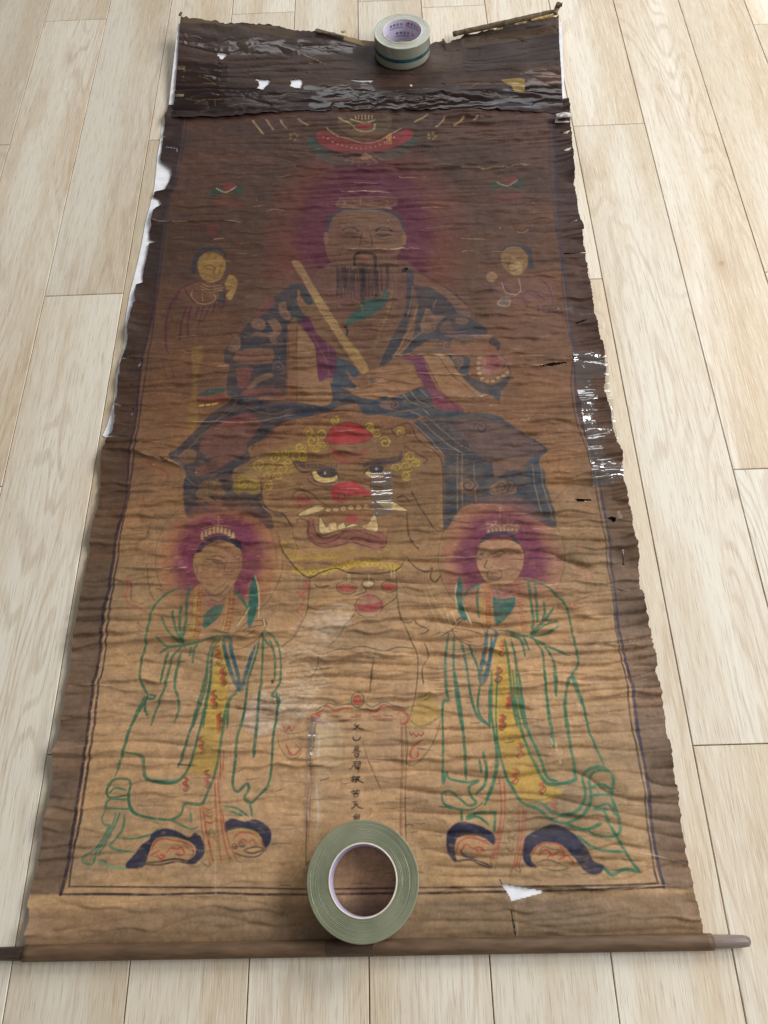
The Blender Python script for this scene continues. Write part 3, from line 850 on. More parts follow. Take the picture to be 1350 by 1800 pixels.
# teeth, tongue and lips
P('O', '575,570 700,560 860,560 880,620 870,700 700,680 560,640', (118, 72, 52), 0.5, 3)
P('O', '410,632 470,595 530,572 568,582 560,605 500,625 440,638', CREAM, 0.92, 1, edge=(1.4, (96, 76, 52), 0.8))
P('O', '868,552 930,540 990,558 1068,606 1000,606 930,592', CREAM, 0.92, 1, edge=(1.4, (96, 76, 52), 0.8))
for cx, cy, rx, ry in ((595, 602, 20, 14), (640, 600, 22, 14), (684, 592, 20, 18), (728, 588, 20, 17), (775, 586, 20, 18), (820, 582, 20, 16)):
    P('p', circ('O', cx, cy, rx, ry), (182, 152, 100), 0.85, 1, edge=(1.2, (90, 66, 46), 0.8))
P('O', '470,655 500,648 515,690 530,738 600,757 700,715 760,704 850,736 912,728 942,760 930,812 880,836 800,812 720,792 640,812 560,818 500,792 473,742', (128, 78, 66), 0.88, 1)
LL('O', '415,682 412,660 440,655 480,680 478,745 540,798 620,782 720,722 800,732 900,768; 505,655 515,720 560,765 640,750 720,712; 470,700 480,770 560,820 660,810 730,790 800,808 880,836 930,815 942,760; 700,790 760,760 860,790', 2.0, (86, 44, 50), 0.75)
P('O', '545,628 585,700 600,676 640,672 650,692 690,670 700,696 750,680 780,692 830,680 868,618 892,722 830,722 780,698 700,712 620,736 560,748 538,712', CREAM, 0.93, 1, edge=(1.5, (92, 70, 50), 0.8))
LL('O', '600,690 605,730; 648,690 650,722; 700,695 700,712; 780,692 782,700; 825,690 815,715', 1.5, (110, 84, 56), 0.8)
P('O', '695,650 720,634 755,638 772,660 740,672 705,668', (164, 48, 60), 0.9)
# beard of curls
for i in range(19):
    u = i / 18
    x = 400 + 610 * u; y = 935 + 30 * math.sin(u * math.pi * 2 + 0.5) * (1 if u < .5 else .6)
    curl('O', x, y, 24, 2.6, (186, 156, 60), 0.95, 1.3, i * 1.3, 1 if i % 2 else -1)
for x, y in ((325, 800), (380, 775), (350, 840), (400, 845), (375, 880), (420, 880), (480, 880), (540, 880), (600, 880), (660, 870), (720, 840), (760, 850), (820, 860), (870, 860), (940, 825), (1000, 850), (680, 850), (900, 880), (960, 880)):
    curl('O', x, y, 22, 2.4, (168, 140, 60) if x < 640 else (146, 118, 58), 0.8, 1.3, x, 1)
L('O', '350,882 400,890 500,885 640,884', 3, (170, 142, 62), 0.6)
LL('O', '300,780 330,850 400,940 480,998 560,965 640,942 720,972 860,982 1000,960 1050,890; 200,440 210,560 260,610 330,630 380,700; 1060,620 1070,740 1100,800 1130,835; 1085,490 1160,620 1230,720 1285,725; 1000,530 1040,520 1080,560; 1060,880 1120,950 1180,970 1210,950 1200,1000 1230,1025 1260,990', 2.0, (70, 50, 36), 0.85)
LL('O', '250,720 280,820 290,900; 380,690 390,760 420,840; 940,760 960,700', 1.2, (86, 64, 46), 0.6)
# bells
for cx, cy, rx, ry, c in ((670, 190, 64, 42, (160, 60, 62)), (805, 165, 38, 30, (196, 180, 140)), (935, 182, 48, 38, (160, 60, 62))):
    P('p', circ('K', cx, cy, rx, ry), (142, 104, 72), 0.7, 1, edge=(1.3, (86, 64, 50), 0.7))
    P('p', circ('K', cx, cy + 4, rx * 0.9, ry * 0.5), c, 0.85, 1)
LL('K', '680,110 680,160; 690,110 692,150; 812,110 806,150; 950,80 948,130; 965,80 968,130', 1.6, (190, 168, 120), 0.8)
P('p', circ('K', 808, 305, 86, 70), (156, 112, 88), 0.8, 1, edge=(1.4, (92, 64, 54), 0.7))
P('K', '730,290 760,300 800,295 850,290 890,275 890,310 860,335 800,340 740,325', (160, 60, 70), 0.85, 1)
P('K', '755,245 810,228 860,245 820,258 780,256', (150, 66, 90), 0.7, 1)
P('K', '745,350 800,345 880,340 850,370 790,376', (190, 160, 124), 0.6, 2)
# body of the lion, fine ink
LL('K', '440,130 432,250 420,330 380,420 340,490 270,552; 980,130 985,250 1000,350 1020,400 1060,410 1090,390 1110,420 1180,460 1120,490; 1020,400 1080,540 1112,620 1110,760 1095,880 1060,1010; 540,605 620,580 690,580 760,560 830,578 910,590 990,565 1085,572; 560,560 640,460 720,350; 430,310 500,325 590,320; 430,340 520,350 590,325; 500,600 480,700 440,760; 840,625 825,720 815,850; 1155,540 1180,620 1140,700 1150,800; 720,240 790,210 760,170; 560,180 500,190 470,170; 880,320 960,270 985,240', 1.7, (72, 66, 42), 0.85)
L('K', '412,150 432,190 390,225 360,220 400,260 385,300 355,330 390,360 380,410 355,440 340,490', 3.2, (164, 76, 72), 0.65)
P('K', '405,155 435,160 425,230 385,235', (160, 70, 70), 0.4, 3)
# feet
P('K', '1100,880 1180,850 1230,920 1260,990 1200,1030 1120,1060 1065,1030', (168, 140, 62), 0.6, 5)
LL('K', '1060,1010 1120,1060 1200,1030 1255,990; 1110,880 1150,870 1190,850 1180,880 1130,900; 1040,1050 1050,1200 1045,1290 1100,1295 1180,1210 1240,1080 1255,1000; 1070,1180 1130,1150', 1.4, (84, 84, 52), 0.7)
LL('K', '1060,1095 1075,1115 1085,1095; 1090,1105 1105,1125 1115,1105; 1120,1110 1135,1120 1150,1095', 1.6, (128, 50, 50), 0.8)
L('K', '1145,1145 1090,1180 1065,1230 1080,1260 1110,1250 1115,1215', 2.8, (170, 62, 54), 0.8)
LL('K', '270,1050 290,1085 310,1060 325,1085 345,1060; 290,1170 320,1230 350,1235 375,1200 350,1165', 2.4, (150, 64, 62), 0.7)
LL('K', '230,1060 300,1100 400,1090 440,1060; 240,1130 260,1200 320,1265 380,1230 380,1160', 1.3, (92, 88, 60), 0.6)
# --- inscription tablet
L('K', '450,990 520,958 545,930 600,960 650,946 705,948', 3, RED, 0.8); L('K', '790,950 850,965 900,925 960,948 1020,962 1052,1000 1040,1035 1010,1040 1005,1015', 3, RED, 0.8)
L('K', '470,960 530,930 560,912 610,930 660,920 700,915', 1.8, (68, 92, 66), 0.8); L('K', '780,910 830,938 900,905 960,930 1020,945 1060,990', 1.8, (68, 92, 66), 0.8)
P('p', circ('K', 738, 892, 36, 44), (150, 106, 74), 0.6, 1)
curl('K', 738, 892, 32, 3.2, (164, 60, 54), 0.85, 1.7); L('p', circ('K', 738, 892, 40, 48), 1.8, (66, 88, 62), 0.8, close=True)
P('K', '445,990 520,975 510,1000 450,1025', (150, 66, 62), 0.6, 3)
LL('K', '560,990 640,995; 690,1000 760,998; 830,995 900,990; 640,1020 700,1015; 840,1015 980,1010; 720,985 760,985', 2.0, (142, 58, 48), 0.6)
LL('K', '570,1000 620,1002; 620,1025 680,1022; 860,1020 960,1022; 900,988 960,992', 1.5, (60, 46, 36), 0.6)
LL('K', '455,1000 442,1300 430,1500 415,1776; 470,1020 455,1300; 1035,1040 1040,1300 1035,1500 1040,1776; 1010,1040 1012,1300 1003,1560 1005,1776', 1.4, (96, 84, 56), 0.7)
LL('K', '1018,1040 1022,1300 1012,1560 1016,1776; 450,1290 440,1500 428,1776', 1.8, (158, 84, 68), 0.6)
LL('L', '300,0 290,380 310,380; 880,0 885,240', 1.5, (84, 72, 48), 0.7)
# worn pale zones and old paper repairs
P('K', '300,480 400,350 520,300 620,270 700,320 690,420 600,520 480,580 350,590', (194, 168, 140), 0.62, 10, wear=0.75)
P('K', '430,330 520,330 700,290 680,380 600,470 460,460', (206, 184, 160), 0.45, 6, wear=0.8)
P('K', '30,960 120,840 250,830 400,820 480,880 440,980 300,1050 150,1110 30,1060', (204, 182, 160), 0.66, 6, wear=0.75)
P('K', '20,960 140,930 150,1110 20,1060', (200, 174, 160), 0.55, 2, wear=0.4)
P('K', '480,1010 630,1040 640,1290 560,1320 520,1500 500,1776 465,1776 470,1500 470,1280', (192, 166, 128), 0.55, 5, wear=0.4)
P('K', '480,1040 580,1040 560,1230 480,1250', (204, 184, 148), 0.4, 4, wear=0.5)
P('K', '470,1000 560,1020 600,1060 480,1040', (190, 160, 160), 0.5, 3)
for i in range(260):
    x = RNG.uniform(220, 520); y = RNG.uniform(560, 1000)
    L('K', f'{x},{y} {x + RNG.uniform(5, 30)},{y + RNG.uniform(-14, 14)} {x + RNG.uniform(20, 60)},{y + RNG.uniform(-12, 12)}', RNG.uniform(1, 2.2), (206, 188, 162), 0.5)
LL('K', '470,1020 455,1100 460,1270; 430,1340 440,1440 425,1560 430,1650; 500,1100 495,1260; 480,1400 490,1600 480,1700', 3, (204, 190, 184), 0.55)
P('K', '830,1130 970,1110 1000,1200 960,1420 860,1330', (176, 140, 112), 0.35, 8)
P('K', '820,820 1080,760 1090,920 830,930', (172, 136, 108), 0.3, 8)
P('K', '690,600 840,620 830,700 500,680', (172, 134, 98), 0.3, 4)
LL('K', '765,1130 790,1230 830,1330 870,1420 890,1460; 815,1560 820,1590 800,1620; 840,640 830,700 825,760; 690,600 760,610 835,620', 1.6, (112, 82, 62), 0.7)
# the inscription
TXI = (34, 26, 26)
LL('T', '500,385 560,378 575,368; 560,380 535,415 470,440; 530,392 580,420 640,437; 510,420 520,436', 2.0, TXI, 0.95, wear=0.1)
L('T', '500,360 535,358', 1.6, TXI, 0.9)
L('T', '490,540 495,575 520,592 565,588 598,545', 2.2, TXI, 0.95, wear=0.1)
LL('T', '510,680 565,675 565,715; 510,700 560,698; 505,720 570,716; 515,680 512,745; 540,680 540,745; 475,770 540,760 600,755; 490,745 580,735; 520,790 560,782 550,810; 510,790 515,815 545,835 570,805 572,775', 1.6, TXI, 0.92, wear=0.15)
LL('T', '490,905 540,895; 500,925 535,920; 495,945 470,985 440,1008; 500,950 540,945; 505,970 540,965; 545,900 590,895 585,930; 550,930 600,925; 520,960 520,1005; 545,955 548,1008; 565,940 567,1045; 520,985 595,980; 530,1000 590,1000; 580,950 600,955', 1.6, TXI, 0.92, wear=0.15)
LL('T', '455,1130 520,1115; 490,1100 490,1175 470,1185; 460,1165 500,1145; 510,1105 520,1120; 520,1160 540,1150; 545,1105 535,1135 515,1160; 540,1125 590,1110; 580,1115 555,1160 510,1195; 540,1140 580,1175 640,1200', 1.9, TXI, 0.94, wear=0.12)
LL('T', '450,1330 520,1318 590,1310; 490,1300 500,1330; 545,1290 540,1325; 470,1352 580,1345; 530,1325 525,1360; 490,1365 555,1360 550,1392; 490,1365 500,1395 555,1390', 2.0, TXI, 0.94, wear=0.12)
LL('T', '480,1475 550,1465; 490,1505 560,1500; 530,1490 500,1545 460,1568; 530,1510 570,1550 635,1570', 1.9, TXI, 0.92, wear=0.15)
LL('T', '530,1640 510,1665 480,1690; 535,1645 585,1660; 500,1685 570,1675 570,1720; 500,1690 505,1722; 520,1690 522,1722; 545,1685 545,1722; 500,1705 570,1702', 1.6, TXI, 0.9, wear=0.15)


# --- the two small attendants beside the shoulders
P('C', '400,400 430,385 490,385 525,420 522,470 500,510 450,524 410,502 390,440', GOLD, 0.88, 1, edge=(1.2, (88, 62, 40), 0.6))
P('C', '362,484 368,420 400,373 450,356 510,368 528,402 470,378 425,385 392,425 382,484', (46, 46, 56), 0.9, 1)
L('C', '395,410 430,385 480,378 520,395', 1.2, (150, 112, 70), 0.6)
LL('C', '420,450 450,440 480,455; 495,445 520,430; 425,455 460,462 480,458; 500,448 522,446; 480,450 470,482 495,486 498,460; 465,500 480,506 495,500; 395,440 388,455 396,475', 1.3, (84, 54, 36), 0.75)
P('C', '520,530 545,485 575,500 585,530 570,580 550,612 528,590 545,560 530,560', (158, 124, 64), 0.8, 1, edge=(1.1, (88, 62, 40), 0.6))
LL('C', '535,520 560,510 575,540; 530,545 560,540', 1.1, (88, 62, 40), 0.6)
P('C', '400,520 500,530 520,560 480,630 380,620 290,590 330,545', (112, 74, 56), 0.6, 3)
LL('C', '400,515 330,545 290,590 262,650 245,720 245,830 258,872; 330,545 345,580 380,620; 345,640 320,720 310,805; 365,640 350,720 350,800; 400,640 385,700; 425,640 400,740; 455,640 420,715; 480,620 465,680; 520,560 520,640 490,660; 310,570 280,620', 2.8, (74, 36, 50), 0.75)
LL('C', '410,525 450,545 510,535; 405,540 450,560 520,548; 410,555 450,572 515,560; 370,560 365,590 390,620 440,630 480,605 470,580; 415,575 420,620', 1.2, (164, 128, 84), 0.7)
P('C', '495,570 515,575 515,625 490,630', (52, 58, 56), 0.7, 2)
LL('C', '590,540 610,550 600,570; 600,540 625,545 615,565; 580,560 600,575', 1.2, (72, 52, 58), 0.6)
P('D', '755,380 790,355 850,360 885,400 880,450 850,486 800,482 760,440', (128, 98, 60), 0.82, 1, edge=(1.2, (84, 60, 42), 0.6))
P('D', '748,395 785,350 850,343 900,370 908,425 922,455 888,452 885,400 850,364 790,360 760,385', (48, 46, 56), 0.88, 1)
P('D', '790,440 850,430 855,480 810,484', (170, 140, 100), 0.5, 4)
LL('D', '770,415 790,408 800,418; 825,412 850,408 865,415; 800,420 790,445 810,450; 790,462 810,468 830,460', 1.3, (78, 52, 40), 0.75)
P('D', '690,480 720,470 740,495 720,520 690,512', (140, 108, 72), 0.75, 1)
P('D', '760,520 860,500 980,520 1000,610 900,640 780,620 740,560', (114, 78, 66), 0.5, 4)
LL('D', '940,500 980,540 1000,600 1005,640; 820,570 860,580 890,560 940,570 990,590; 830,590 870,620 880,640; 850,590 900,625; 880,570 930,600 950,630; 920,575 970,610; 690,520 730,560 780,590; 770,500 770,540 800,570; 650,520 690,550; 930,630 935,660;960,640 960,670;985,640 985,680', 2.4, (80, 42, 62), 0.7)
LL('D', '840,500 850,560 820,590; 760,600 740,630 790,640 800,610; 760,520 780,570 830,585', 1.5, (170, 150, 130), 0.6)
P('D', '755,595 800,590 790,630 745,640', (108, 108, 104), 0.6, 2)
LL('D', '780,780 810,770; 830,790 870,780; 770,830 800,820', 2.2, (132, 62, 62), 0.5)

# --- the two robed attendants at the bottom
halo(384, 984, 44, 94, 112, (98, 38, 66), (152, 84, 62), 0.88, 0.5)
halo(880, 982, 44, 94, 111, (102, 42, 72), (156, 90, 80), 0.85, 0.5)


def robed_left():
    P('G', '735,240 760,210 820,193 890,200 927,240 932,300 912,360 882,410 850,450 800,445 740,400 705,350 693,290 705,250', (152, 116, 76), 0.97, 1, edge=(1.3, (84, 60, 40), 0.6))
    P('G', '690,430 740,390 880,390 900,440 990,520 1020,600 960,700 700,700 490,700 480,600 520,500 600,430', (154, 117, 80), 0.75, 2)
    L('G', '718,240 750,205 800,186 850,184 895,197 927,228', 6.5, (44, 44, 60), 0.92)
    for i in range(9):
        u = i / 8
        x, y = 742 + 148 * u, 192 - 30 * math.sin(math.pi * u) - 6
        P('G', f'{x - 10},{y} {x - 9},{y - 20} {x},{y - 38} {x + 8},{y - 18} {x + 9},{y}', (190, 164, 110), 0.75, 1, edge=(1.0, (80, 56, 44), 0.6))
    LL('G', '735,150 800,130 880,140; 745,130 810,118 880,125; 820,70 818,120; 800,90 840,90; 808,78 832,78', 1.5, (152, 112, 70), 0.7)
    LL('G', '760,275 795,280 840,292; 780,268 815,262 850,275; 890,270 910,255 930,262; 790,290 820,296; 895,280 920,278; 860,285 845,325 865,340 890,330; 842,352 868,349 890,353', 1.6, (70, 50, 38), 0.8)
    LL('G', '755,420 780,450 830,440 870,400; 770,460 820,480 860,450; 800,430 840,400 860,370; 760,480 800,470; 700,290 715,320 712,350', 1.5, (92, 76, 60), 0.7)
    P('G', '745,540 790,505 838,493 832,530 790,580 745,606', TEAL, 0.9, 1)
    P('G', '690,430 730,400 748,430 742,560 722,660 660,672 690,560', (164, 134, 66), 0.6, 2)
    P('G', '850,450 892,445 882,560 862,640 828,632 845,540', (160, 128, 70), 0.55, 2)
    for x0_, y0_, x1_, y1_ in ((738, 405, 716, 655), (884, 448, 858, 632)):
        n = 9
        for i in range(n):
            u = (i + 0.2) / n
            x, y = x0_ + (x1_ - x0_) * u, y0_ + (y1_ - y0_) * u
            L('G', f'{x + 10},{y} {x - 12},{y} {x - 12},{y + 18} {x + 4},{y + 18} {x + 4},{y + 9}', 1.6, (136, 62, 44), 0.75, smooth=False, taper=False)
    LL('G', '748,430 742,560 724,660; 845,540 830,632; 892,445 884,560 862,640; 690,560 700,430', 1.2, (112, 70, 46), 0.6)
    P('G', '820,660 800,740 790,850 780,950 750,1080 850,1080 862,900 862,740 835,650', (180, 146, 60), 0.85, 1)
    P('I', '790,0 770,150 740,300 700,420 655,482 800,482 832,350 857,150 862,0', (178, 144, 62), 0.85, 2)
    for cx, cy, c in ((815, 730, 'G'), (840, 830, 'G'), (795, 945, 'G'), (825, 1050, 'G'), (836, 28, 'I'), (795, 130, 'I'), (824, 252, 'I'), (740, 352, 'I'), (660, 525, 'I'), (762, 508, 'I')):
        ox_, oy_, k_ = CROPS[c]
        L(c, f'{cx + 6},{cy - 40} {cx - 12},{cy - 24} {cx + 8},{cy - 8} {cx - 10},{cy + 8} {cx + 8},{cy + 26} {cx - 4},{cy + 38}', 2.4, (164, 66, 52), 0.85)
        L(c, f'{cx + 14},{cy - 42} {cx - 2},{cy - 26} {cx + 17},{cy - 8} {cx + 2},{cy + 8} {cx + 18},{cy + 26} {cx + 4},{cy + 46} {cx - 12},{cy + 36}', 1.3, (82, 58, 44), 0.75)
    LL('G', '690,410 620,420 560,450 510,510 492,560 480,630 470,700 450,770 450,850 465,890 482,930 450,990 405,1080; 690,415 672,450 662,560 652,660 660,700; 640,500 632,580 650,680; 545,550 580,620 640,680; 600,520 602,560 620,620 650,680; 525,650 570,690 640,690 720,670; 540,725 580,700 640,690 700,680 760,660 830,645 880,650; 640,700 600,740 580,820 560,900 520,1010 500,1070; 640,720 620,800 610,880 630,940 632,1000 610,1060; 580,720 560,780 545,870; 690,700 680,740; 720,680 700,720 695,770; 800,660 770,740 760,850 740,950 700,1080; 830,650 790,720 780,850 765,950 748,1080; 890,430 930,470 960,520; 480,930 470,990 485,1025; 490,920 520,930 510,945 485,940', 3.6, GREEN, 0.88, wear=0.3)
    LL('G', '1040,620 1080,650 1110,720 1112,850 1090,900 1075,930 1108,945 1100,1000 1085,1080; 1010,660 1000,720 960,850 950,950 930,1080; 1030,650 1025,800 1010,950; 1060,660 1085,740 1085,850; 1040,620 1025,640 1060,690; 925,880 870,960 862,1080', 3.4, GREEN, 0.85, wear=0.35)
    LL('G', '840,660 860,760 890,850 922,910; 872,650 882,720 910,830 925,895 960,780 992,690; 845,650 870,648', 5.0, BLUE, 0.88)
    LL('I', '470,120 430,200 390,310 370,390 330,500; 780,0 770,100 740,250 700,400 650,500 600,530 520,525 470,500 460,410 385,390; 760,0 730,130 690,280 650,400 625,455; 955,80 940,200 910,320 895,450 885,540 910,572 950,535 962,560 942,600 970,625 1010,590 1052,540 1070,450 1080,300 1100,180 1095,100; 1025,40 1010,150 1000,270 985,410; 1010,590 1060,545; 910,110 870,130 850,200 840,300 800,490 760,590 735,632 660,630 640,680 590,705 510,700 430,680 400,650 390,600 402,540 390,515 330,515 295,550 290,590 310,600 380,590', 4.0, GREEN, 0.88, wear=0.3)
    P('I', '470,500 520,525 600,530 650,505 600,512 520,510', (72, 128, 100), 0.5, 2)
    LL('I', '300,580 330,555 380,565; 280,650 300,610 390,610; 280,652 400,655; 280,660 265,700 280,730 302,738 270,800 230,850 175,885 180,910 222,915 240,860 290,790 320,720 330,670; 350,670 330,730 290,810 245,880; 372,680 365,750 330,800 305,830 340,850 420,860; 340,795 420,795 500,775 532,750; 600,710 640,730 690,750 722,740; 685,670 690,720; 835,640 900,650 960,690; 965,625 978,690; 870,665 930,685', 3.0, (62, 110, 82), 0.85)
    P('p', circ('I', 270, 908, 22, 14), (70, 80, 62), 0.6, 1); P('I', '180,885 225,885 220,912 185,910', (126, 112, 74), 0.5)
    L('I', '250,905 300,928 380,940', 3.4, (92, 146, 110), 0.75)
    P('I', '380,915 420,870 450,830 490,800 505,772 560,748 620,760 680,790 705,768 735,790 752,840 742,880 702,917 665,905 700,880 710,840 680,812 620,790 560,790 510,822 490,862 470,922 430,937 383,937', NAVYD, 0.95, 1, wear=0.12)
    P('I', '490,862 510,822 560,792 620,792 680,812 708,842 698,880 640,895 540,905 475,915', (168, 130, 88), 0.8, 2)
    LL('I', '500,850 520,812 560,796 600,804 650,812 690,834 698,868 680,890; 540,872 562,880 545,893 530,880; 570,862 590,840 620,845 640,838 655,865 630,875 625,860; 490,880 540,850', 2.4, (164, 62, 54), 0.85)
    LL('I', '496,845 516,806 560,788 610,796 660,806 700,832 706,868', 1.6, (176, 150, 76), 0.75)
    LL('I', '470,912 540,905 600,893 660,900 712,912; 472,918 540,920 620,905 680,915', 2.2, INK, 0.85)
    P('I', '850,720 882,700 940,715 980,705 1020,715 1060,750 1067,800 1042,842 1022,820 1010,780 980,757 920,747 870,757 850,762', NAVYD, 0.95, 1, wear=0.12)
    P('I', '860,770 920,750 985,762 1020,800 1030,840 960,880 890,870', (166, 128, 84), 0.75, 2)
    LL('I', '890,792 920,768 980,772 1020,802 1032,832; 900,835 930,800 960,815 980,800 1000,830; 890,830 900,845', 2.4, (164, 62, 54), 0.85); L('I', '860,765 920,752 985,764 1022,800', 3.4, (180, 152, 72), 0.7)
    curl('I', 895, 830, 16, 1.6, INK, 0.8); curl('I', 930, 822, 16, 1.6, INK, 0.8)
    LL('I', '935,850 990,835 1030,845 980,865 940,855; 890,862 940,880 1000,880 1045,842', 2.0, INK, 0.85)
    P('I', '728,640 800,620 832,650 850,760 905,905 860,915 775,918 760,780', (172, 132, 84), 0.7, 2)
    LL('I', '728,640 745,780 775,915; 742,640 765,780 792,912; 800,500 805,640 815,780 830,910; 815,500 825,640 840,780 870,905; 830,400 825,520; 845,380 838,480; 832,650 860,790 905,905', 2.2, (156, 72, 54), 0.8)
    LL('I', '752,650 775,660 798,648; 752,680 775,690 800,680; 755,712 778,722 802,712; 770,800 780,850; 800,770 795,800', 2.6, (150, 64, 52), 0.8)
    LL('I', '755,665 778,674 798,664; 770,780 785,750 800,780 785,790 770,780; 820,780 800,800 815,812; 735,905 770,930 780,910; 870,910 870,880 885,905; 900,900 925,910', 1.6, (84, 92, 62), 0.75)
    LL('I', '752,800 762,850 770,900', 2.4, (182, 158, 84), 0.7)
    # hands and tablet
    P('G', '880,650 930,600 960,575 1030,568 1045,600 1000,660 940,700 890,705', (158, 120, 82), 0.8, 1, edge=(1.4, (92, 66, 44), 0.7))
    LL('G', '930,620 980,600 1030,590; 940,650 990,620; 900,640 930,610; 1040,565 1045,600; 1020,560 1035,590', 1.4, (90, 64, 44), 0.7)
    P('G', '985,350 1004,400 1006,480 985,560 965,605 953,560 960,480 970,400', (36, 92, 82), 0.92, 1)
    LL('G', '990,355 1008,420 1010,500 1004,560; 965,505 930,560 905,600; 1030,560 1042,600', 2.0, (196, 174, 130), 0.8)


def robed_right():
    P('H', '375,230 400,195 470,185 540,195 585,240 592,300 570,360 520,400 440,402 390,360 368,300', (162, 124, 88), 0.97, 1, edge=(1.3, (86, 60, 44), 0.6))
    P('H', '390,390 600,370 740,430 800,560 830,640 700,680 400,700 250,690 290,560 310,450', (164, 124, 86), 0.7, 2)
    L('H', '388,205 420,176 470,162 530,172 572,215', 6, (50, 50, 64), 0.9)
    P('H', '415,150 418,105 555,100 562,155 490,150', (140, 104, 84), 0.6, 1)
    for i in range(8):
        u = i / 7
        x, y = 425 + 130 * u, 160 - 8 * math.sin(math.pi * u)
        P('H', f'{x - 8},{y} {x - 7},{y - 14} {x},{y - 22} {x + 7},{y - 14} {x + 8},{y}', (186, 160, 112), 0.7, 1, edge=(0.9, (86, 60, 48), 0.6))
        P('p', circ('H', 422 + 134 * u, 112 + 8 * math.sin(i * 2), 6), (186, 158, 120), 0.6)
    LL('H', '480,40 478,90; 462,55 500,55; 470,45 490,45; 430,130 460,115 490,135 520,115 550,130', 1.6, (180, 148, 110), 0.65)
    LL('H', '372,272 392,262 405,270; 445,275 470,262 505,252; 450,268 475,270 490,264; 372,280 395,278; 420,285 405,320 425,330 440,322; 440,258 480,245 505,250; 380,258 405,255', 1.6, (72, 50, 42), 0.8)
    L('H', '418,352 430,338 468,334 487,346 482,372 446,379 424,372', 1.0, (70, 54, 50), 0.55, close=True)
    L('H', '436,356 455,352 474,356', 1.4, (120, 62, 54), 0.7)
    LL('H', '430,372 470,380 490,365; 450,400 470,440 500,450 540,430; 470,400 490,430 520,440; 460,440 480,460', 1.8, (92, 84, 80), 0.7); L('H', '470,432 495,450 540,432', 3, (136, 66, 56), 0.6)
    P('H', '445,460 500,470 552,458 540,520 490,580 460,592 450,530', TEAL, 0.9, 1)
    P('H', '380,400 430,395 440,480 435,600 400,600 385,500', (168, 132, 64), 0.6, 2)
    P('H', '545,400 610,385 620,480 615,630 585,630 555,480', (168, 132, 84), 0.4, 2)
    for x0_, y0_, x1_, y1_ in ((426, 420, 428, 600), (562, 385, 600, 630)):
        n = 9
        for i in range(n):
            u = (i + 0.2) / n
            x, y = x0_ + (x1_ - x0_) * u, y0_ + (y1_ - y0_) * u
            L('H', f'{x + 10},{y} {x - 12},{y} {x - 12},{y + 16} {x + 4},{y + 16} {x + 4},{y + 8}', 1.5, (150, 70, 50), 0.7, smooth=False, taper=False)
    P('H', '460,660 510,660 530,760 535,900 552,1080 455,1080 440,900 450,760', (184, 146, 62), 0.8, 2)
    P('J', '420,0 500,0 520,100 530,220 570,350 620,450 660,500 705,520 640,567 540,562 490,500 450,400 425,250', (184, 146, 62), 0.8, 3)
    for cx, cy, c in ((485, 705, 'H'), (465, 830, 'H'), (520, 945, 'H'), (485, 1050, 'H'), (425, 20, 'J'), (472, 130, 'J'), (440, 225, 'J'), (515, 345, 'J'), (495, 458, 'J'), (612, 498, 'J'), (662, 590, 'J')):
        L(c, f'{cx - 4},{cy - 34} {cx + 12},{cy - 20} {cx - 6},{cy - 6} {cx + 10},{cy + 8} {cx - 6},{cy + 22} {cx + 4},{cy + 32}', 2.4, (168, 68, 54), 0.85)
        L(c, f'{cx + 4},{cy - 40} {cx + 22},{cy - 20} {cx + 6},{cy - 4} {cx + 20},{cy + 12} {cx + 4},{cy + 34} {cx - 14},{cy + 22}', 1.3, (86, 62, 50), 0.75)
    LL('H', '590,380 660,395 720,430 780,490 810,560 825,640 846,740 846,790 820,830 832,880 870,960 895,1080; 390,390 340,420 310,455; 380,400 370,460 380,560; 612,390 622,460 636,560 630,620; 642,400 652,480 656,580; 685,480 692,530 680,572; 735,510 700,560 660,600 622,640; 755,572 700,590 630,640; 757,600 700,632 622,645; 470,620 520,625 560,640 620,650 680,680 740,710 812,740; 530,640 580,670 600,742; 590,650 620,712; 640,660 680,720 690,830 700,920 712,1070; 690,690 730,760 745,850 745,930; 820,840 800,860 790,960 790,1080; 500,660 520,760 530,880 545,980 560,1080; 530,660 555,760 560,880 575,980 597,1080; 430,880 430,1080; 385,880 375,960 385,1020 430,1075', 3.6, GREEN, 0.86, wear=0.3)
    LL('H', '235,640 220,760 225,900 236,945 210,960 205,1080; 262,640 260,800 275,940 297,1080; 290,650 320,780 340,920 370,1020 422,1070; 330,690 370,780 385,860', 3.6, (46, 100, 84), 0.85, wear=0.3)
    L('H', '830,850 852,920 872,970', 7, (46, 112, 82), 0.7)
    LL('H', '420,610 410,700 390,800 390,872 420,830 440,720 462,635 425,605; 400,760 420,780; 440,650 430,760 400,850', 4.6, BLUE, 0.85)
    LL('J', '490,0 500,100 520,230 560,350 610,450 650,492 750,475 757,440 742,350 720,200 715,120 742,20; 515,0 530,120 550,240 600,360 640,460 682,478; 625,0 640,130 655,240 666,332; 665,0 680,112; 750,20 790,130 820,260 882,412; 400,0 400,200 420,330 415,450 370,580; 425,0 420,250 450,420 490,510 530,570 600,600 650,640 720,656 790,622 826,560 820,480 832,442 870,430 910,442 922,480 915,540 940,620 952,680 930,712 860,712 800,682; 560,572 610,572 660,612 720,624 780,592 802,530 790,460 822,424 870,418 902,432; 830,502 870,490 912,512; 836,538 915,530; 840,592 900,576 930,622; 880,600 910,670 950,740 1000,820 1042,870; 770,715 850,768 962,782; 720,660 800,685 872,658; 835,598 900,600; 885,850 920,880 970,856 1036,866', 4.2, (50, 106, 78), 0.88, wear=0.28)
    LL('J', '850,500 860,535; 880,495 890,530', 1.6, (80, 110, 80), 0.7)
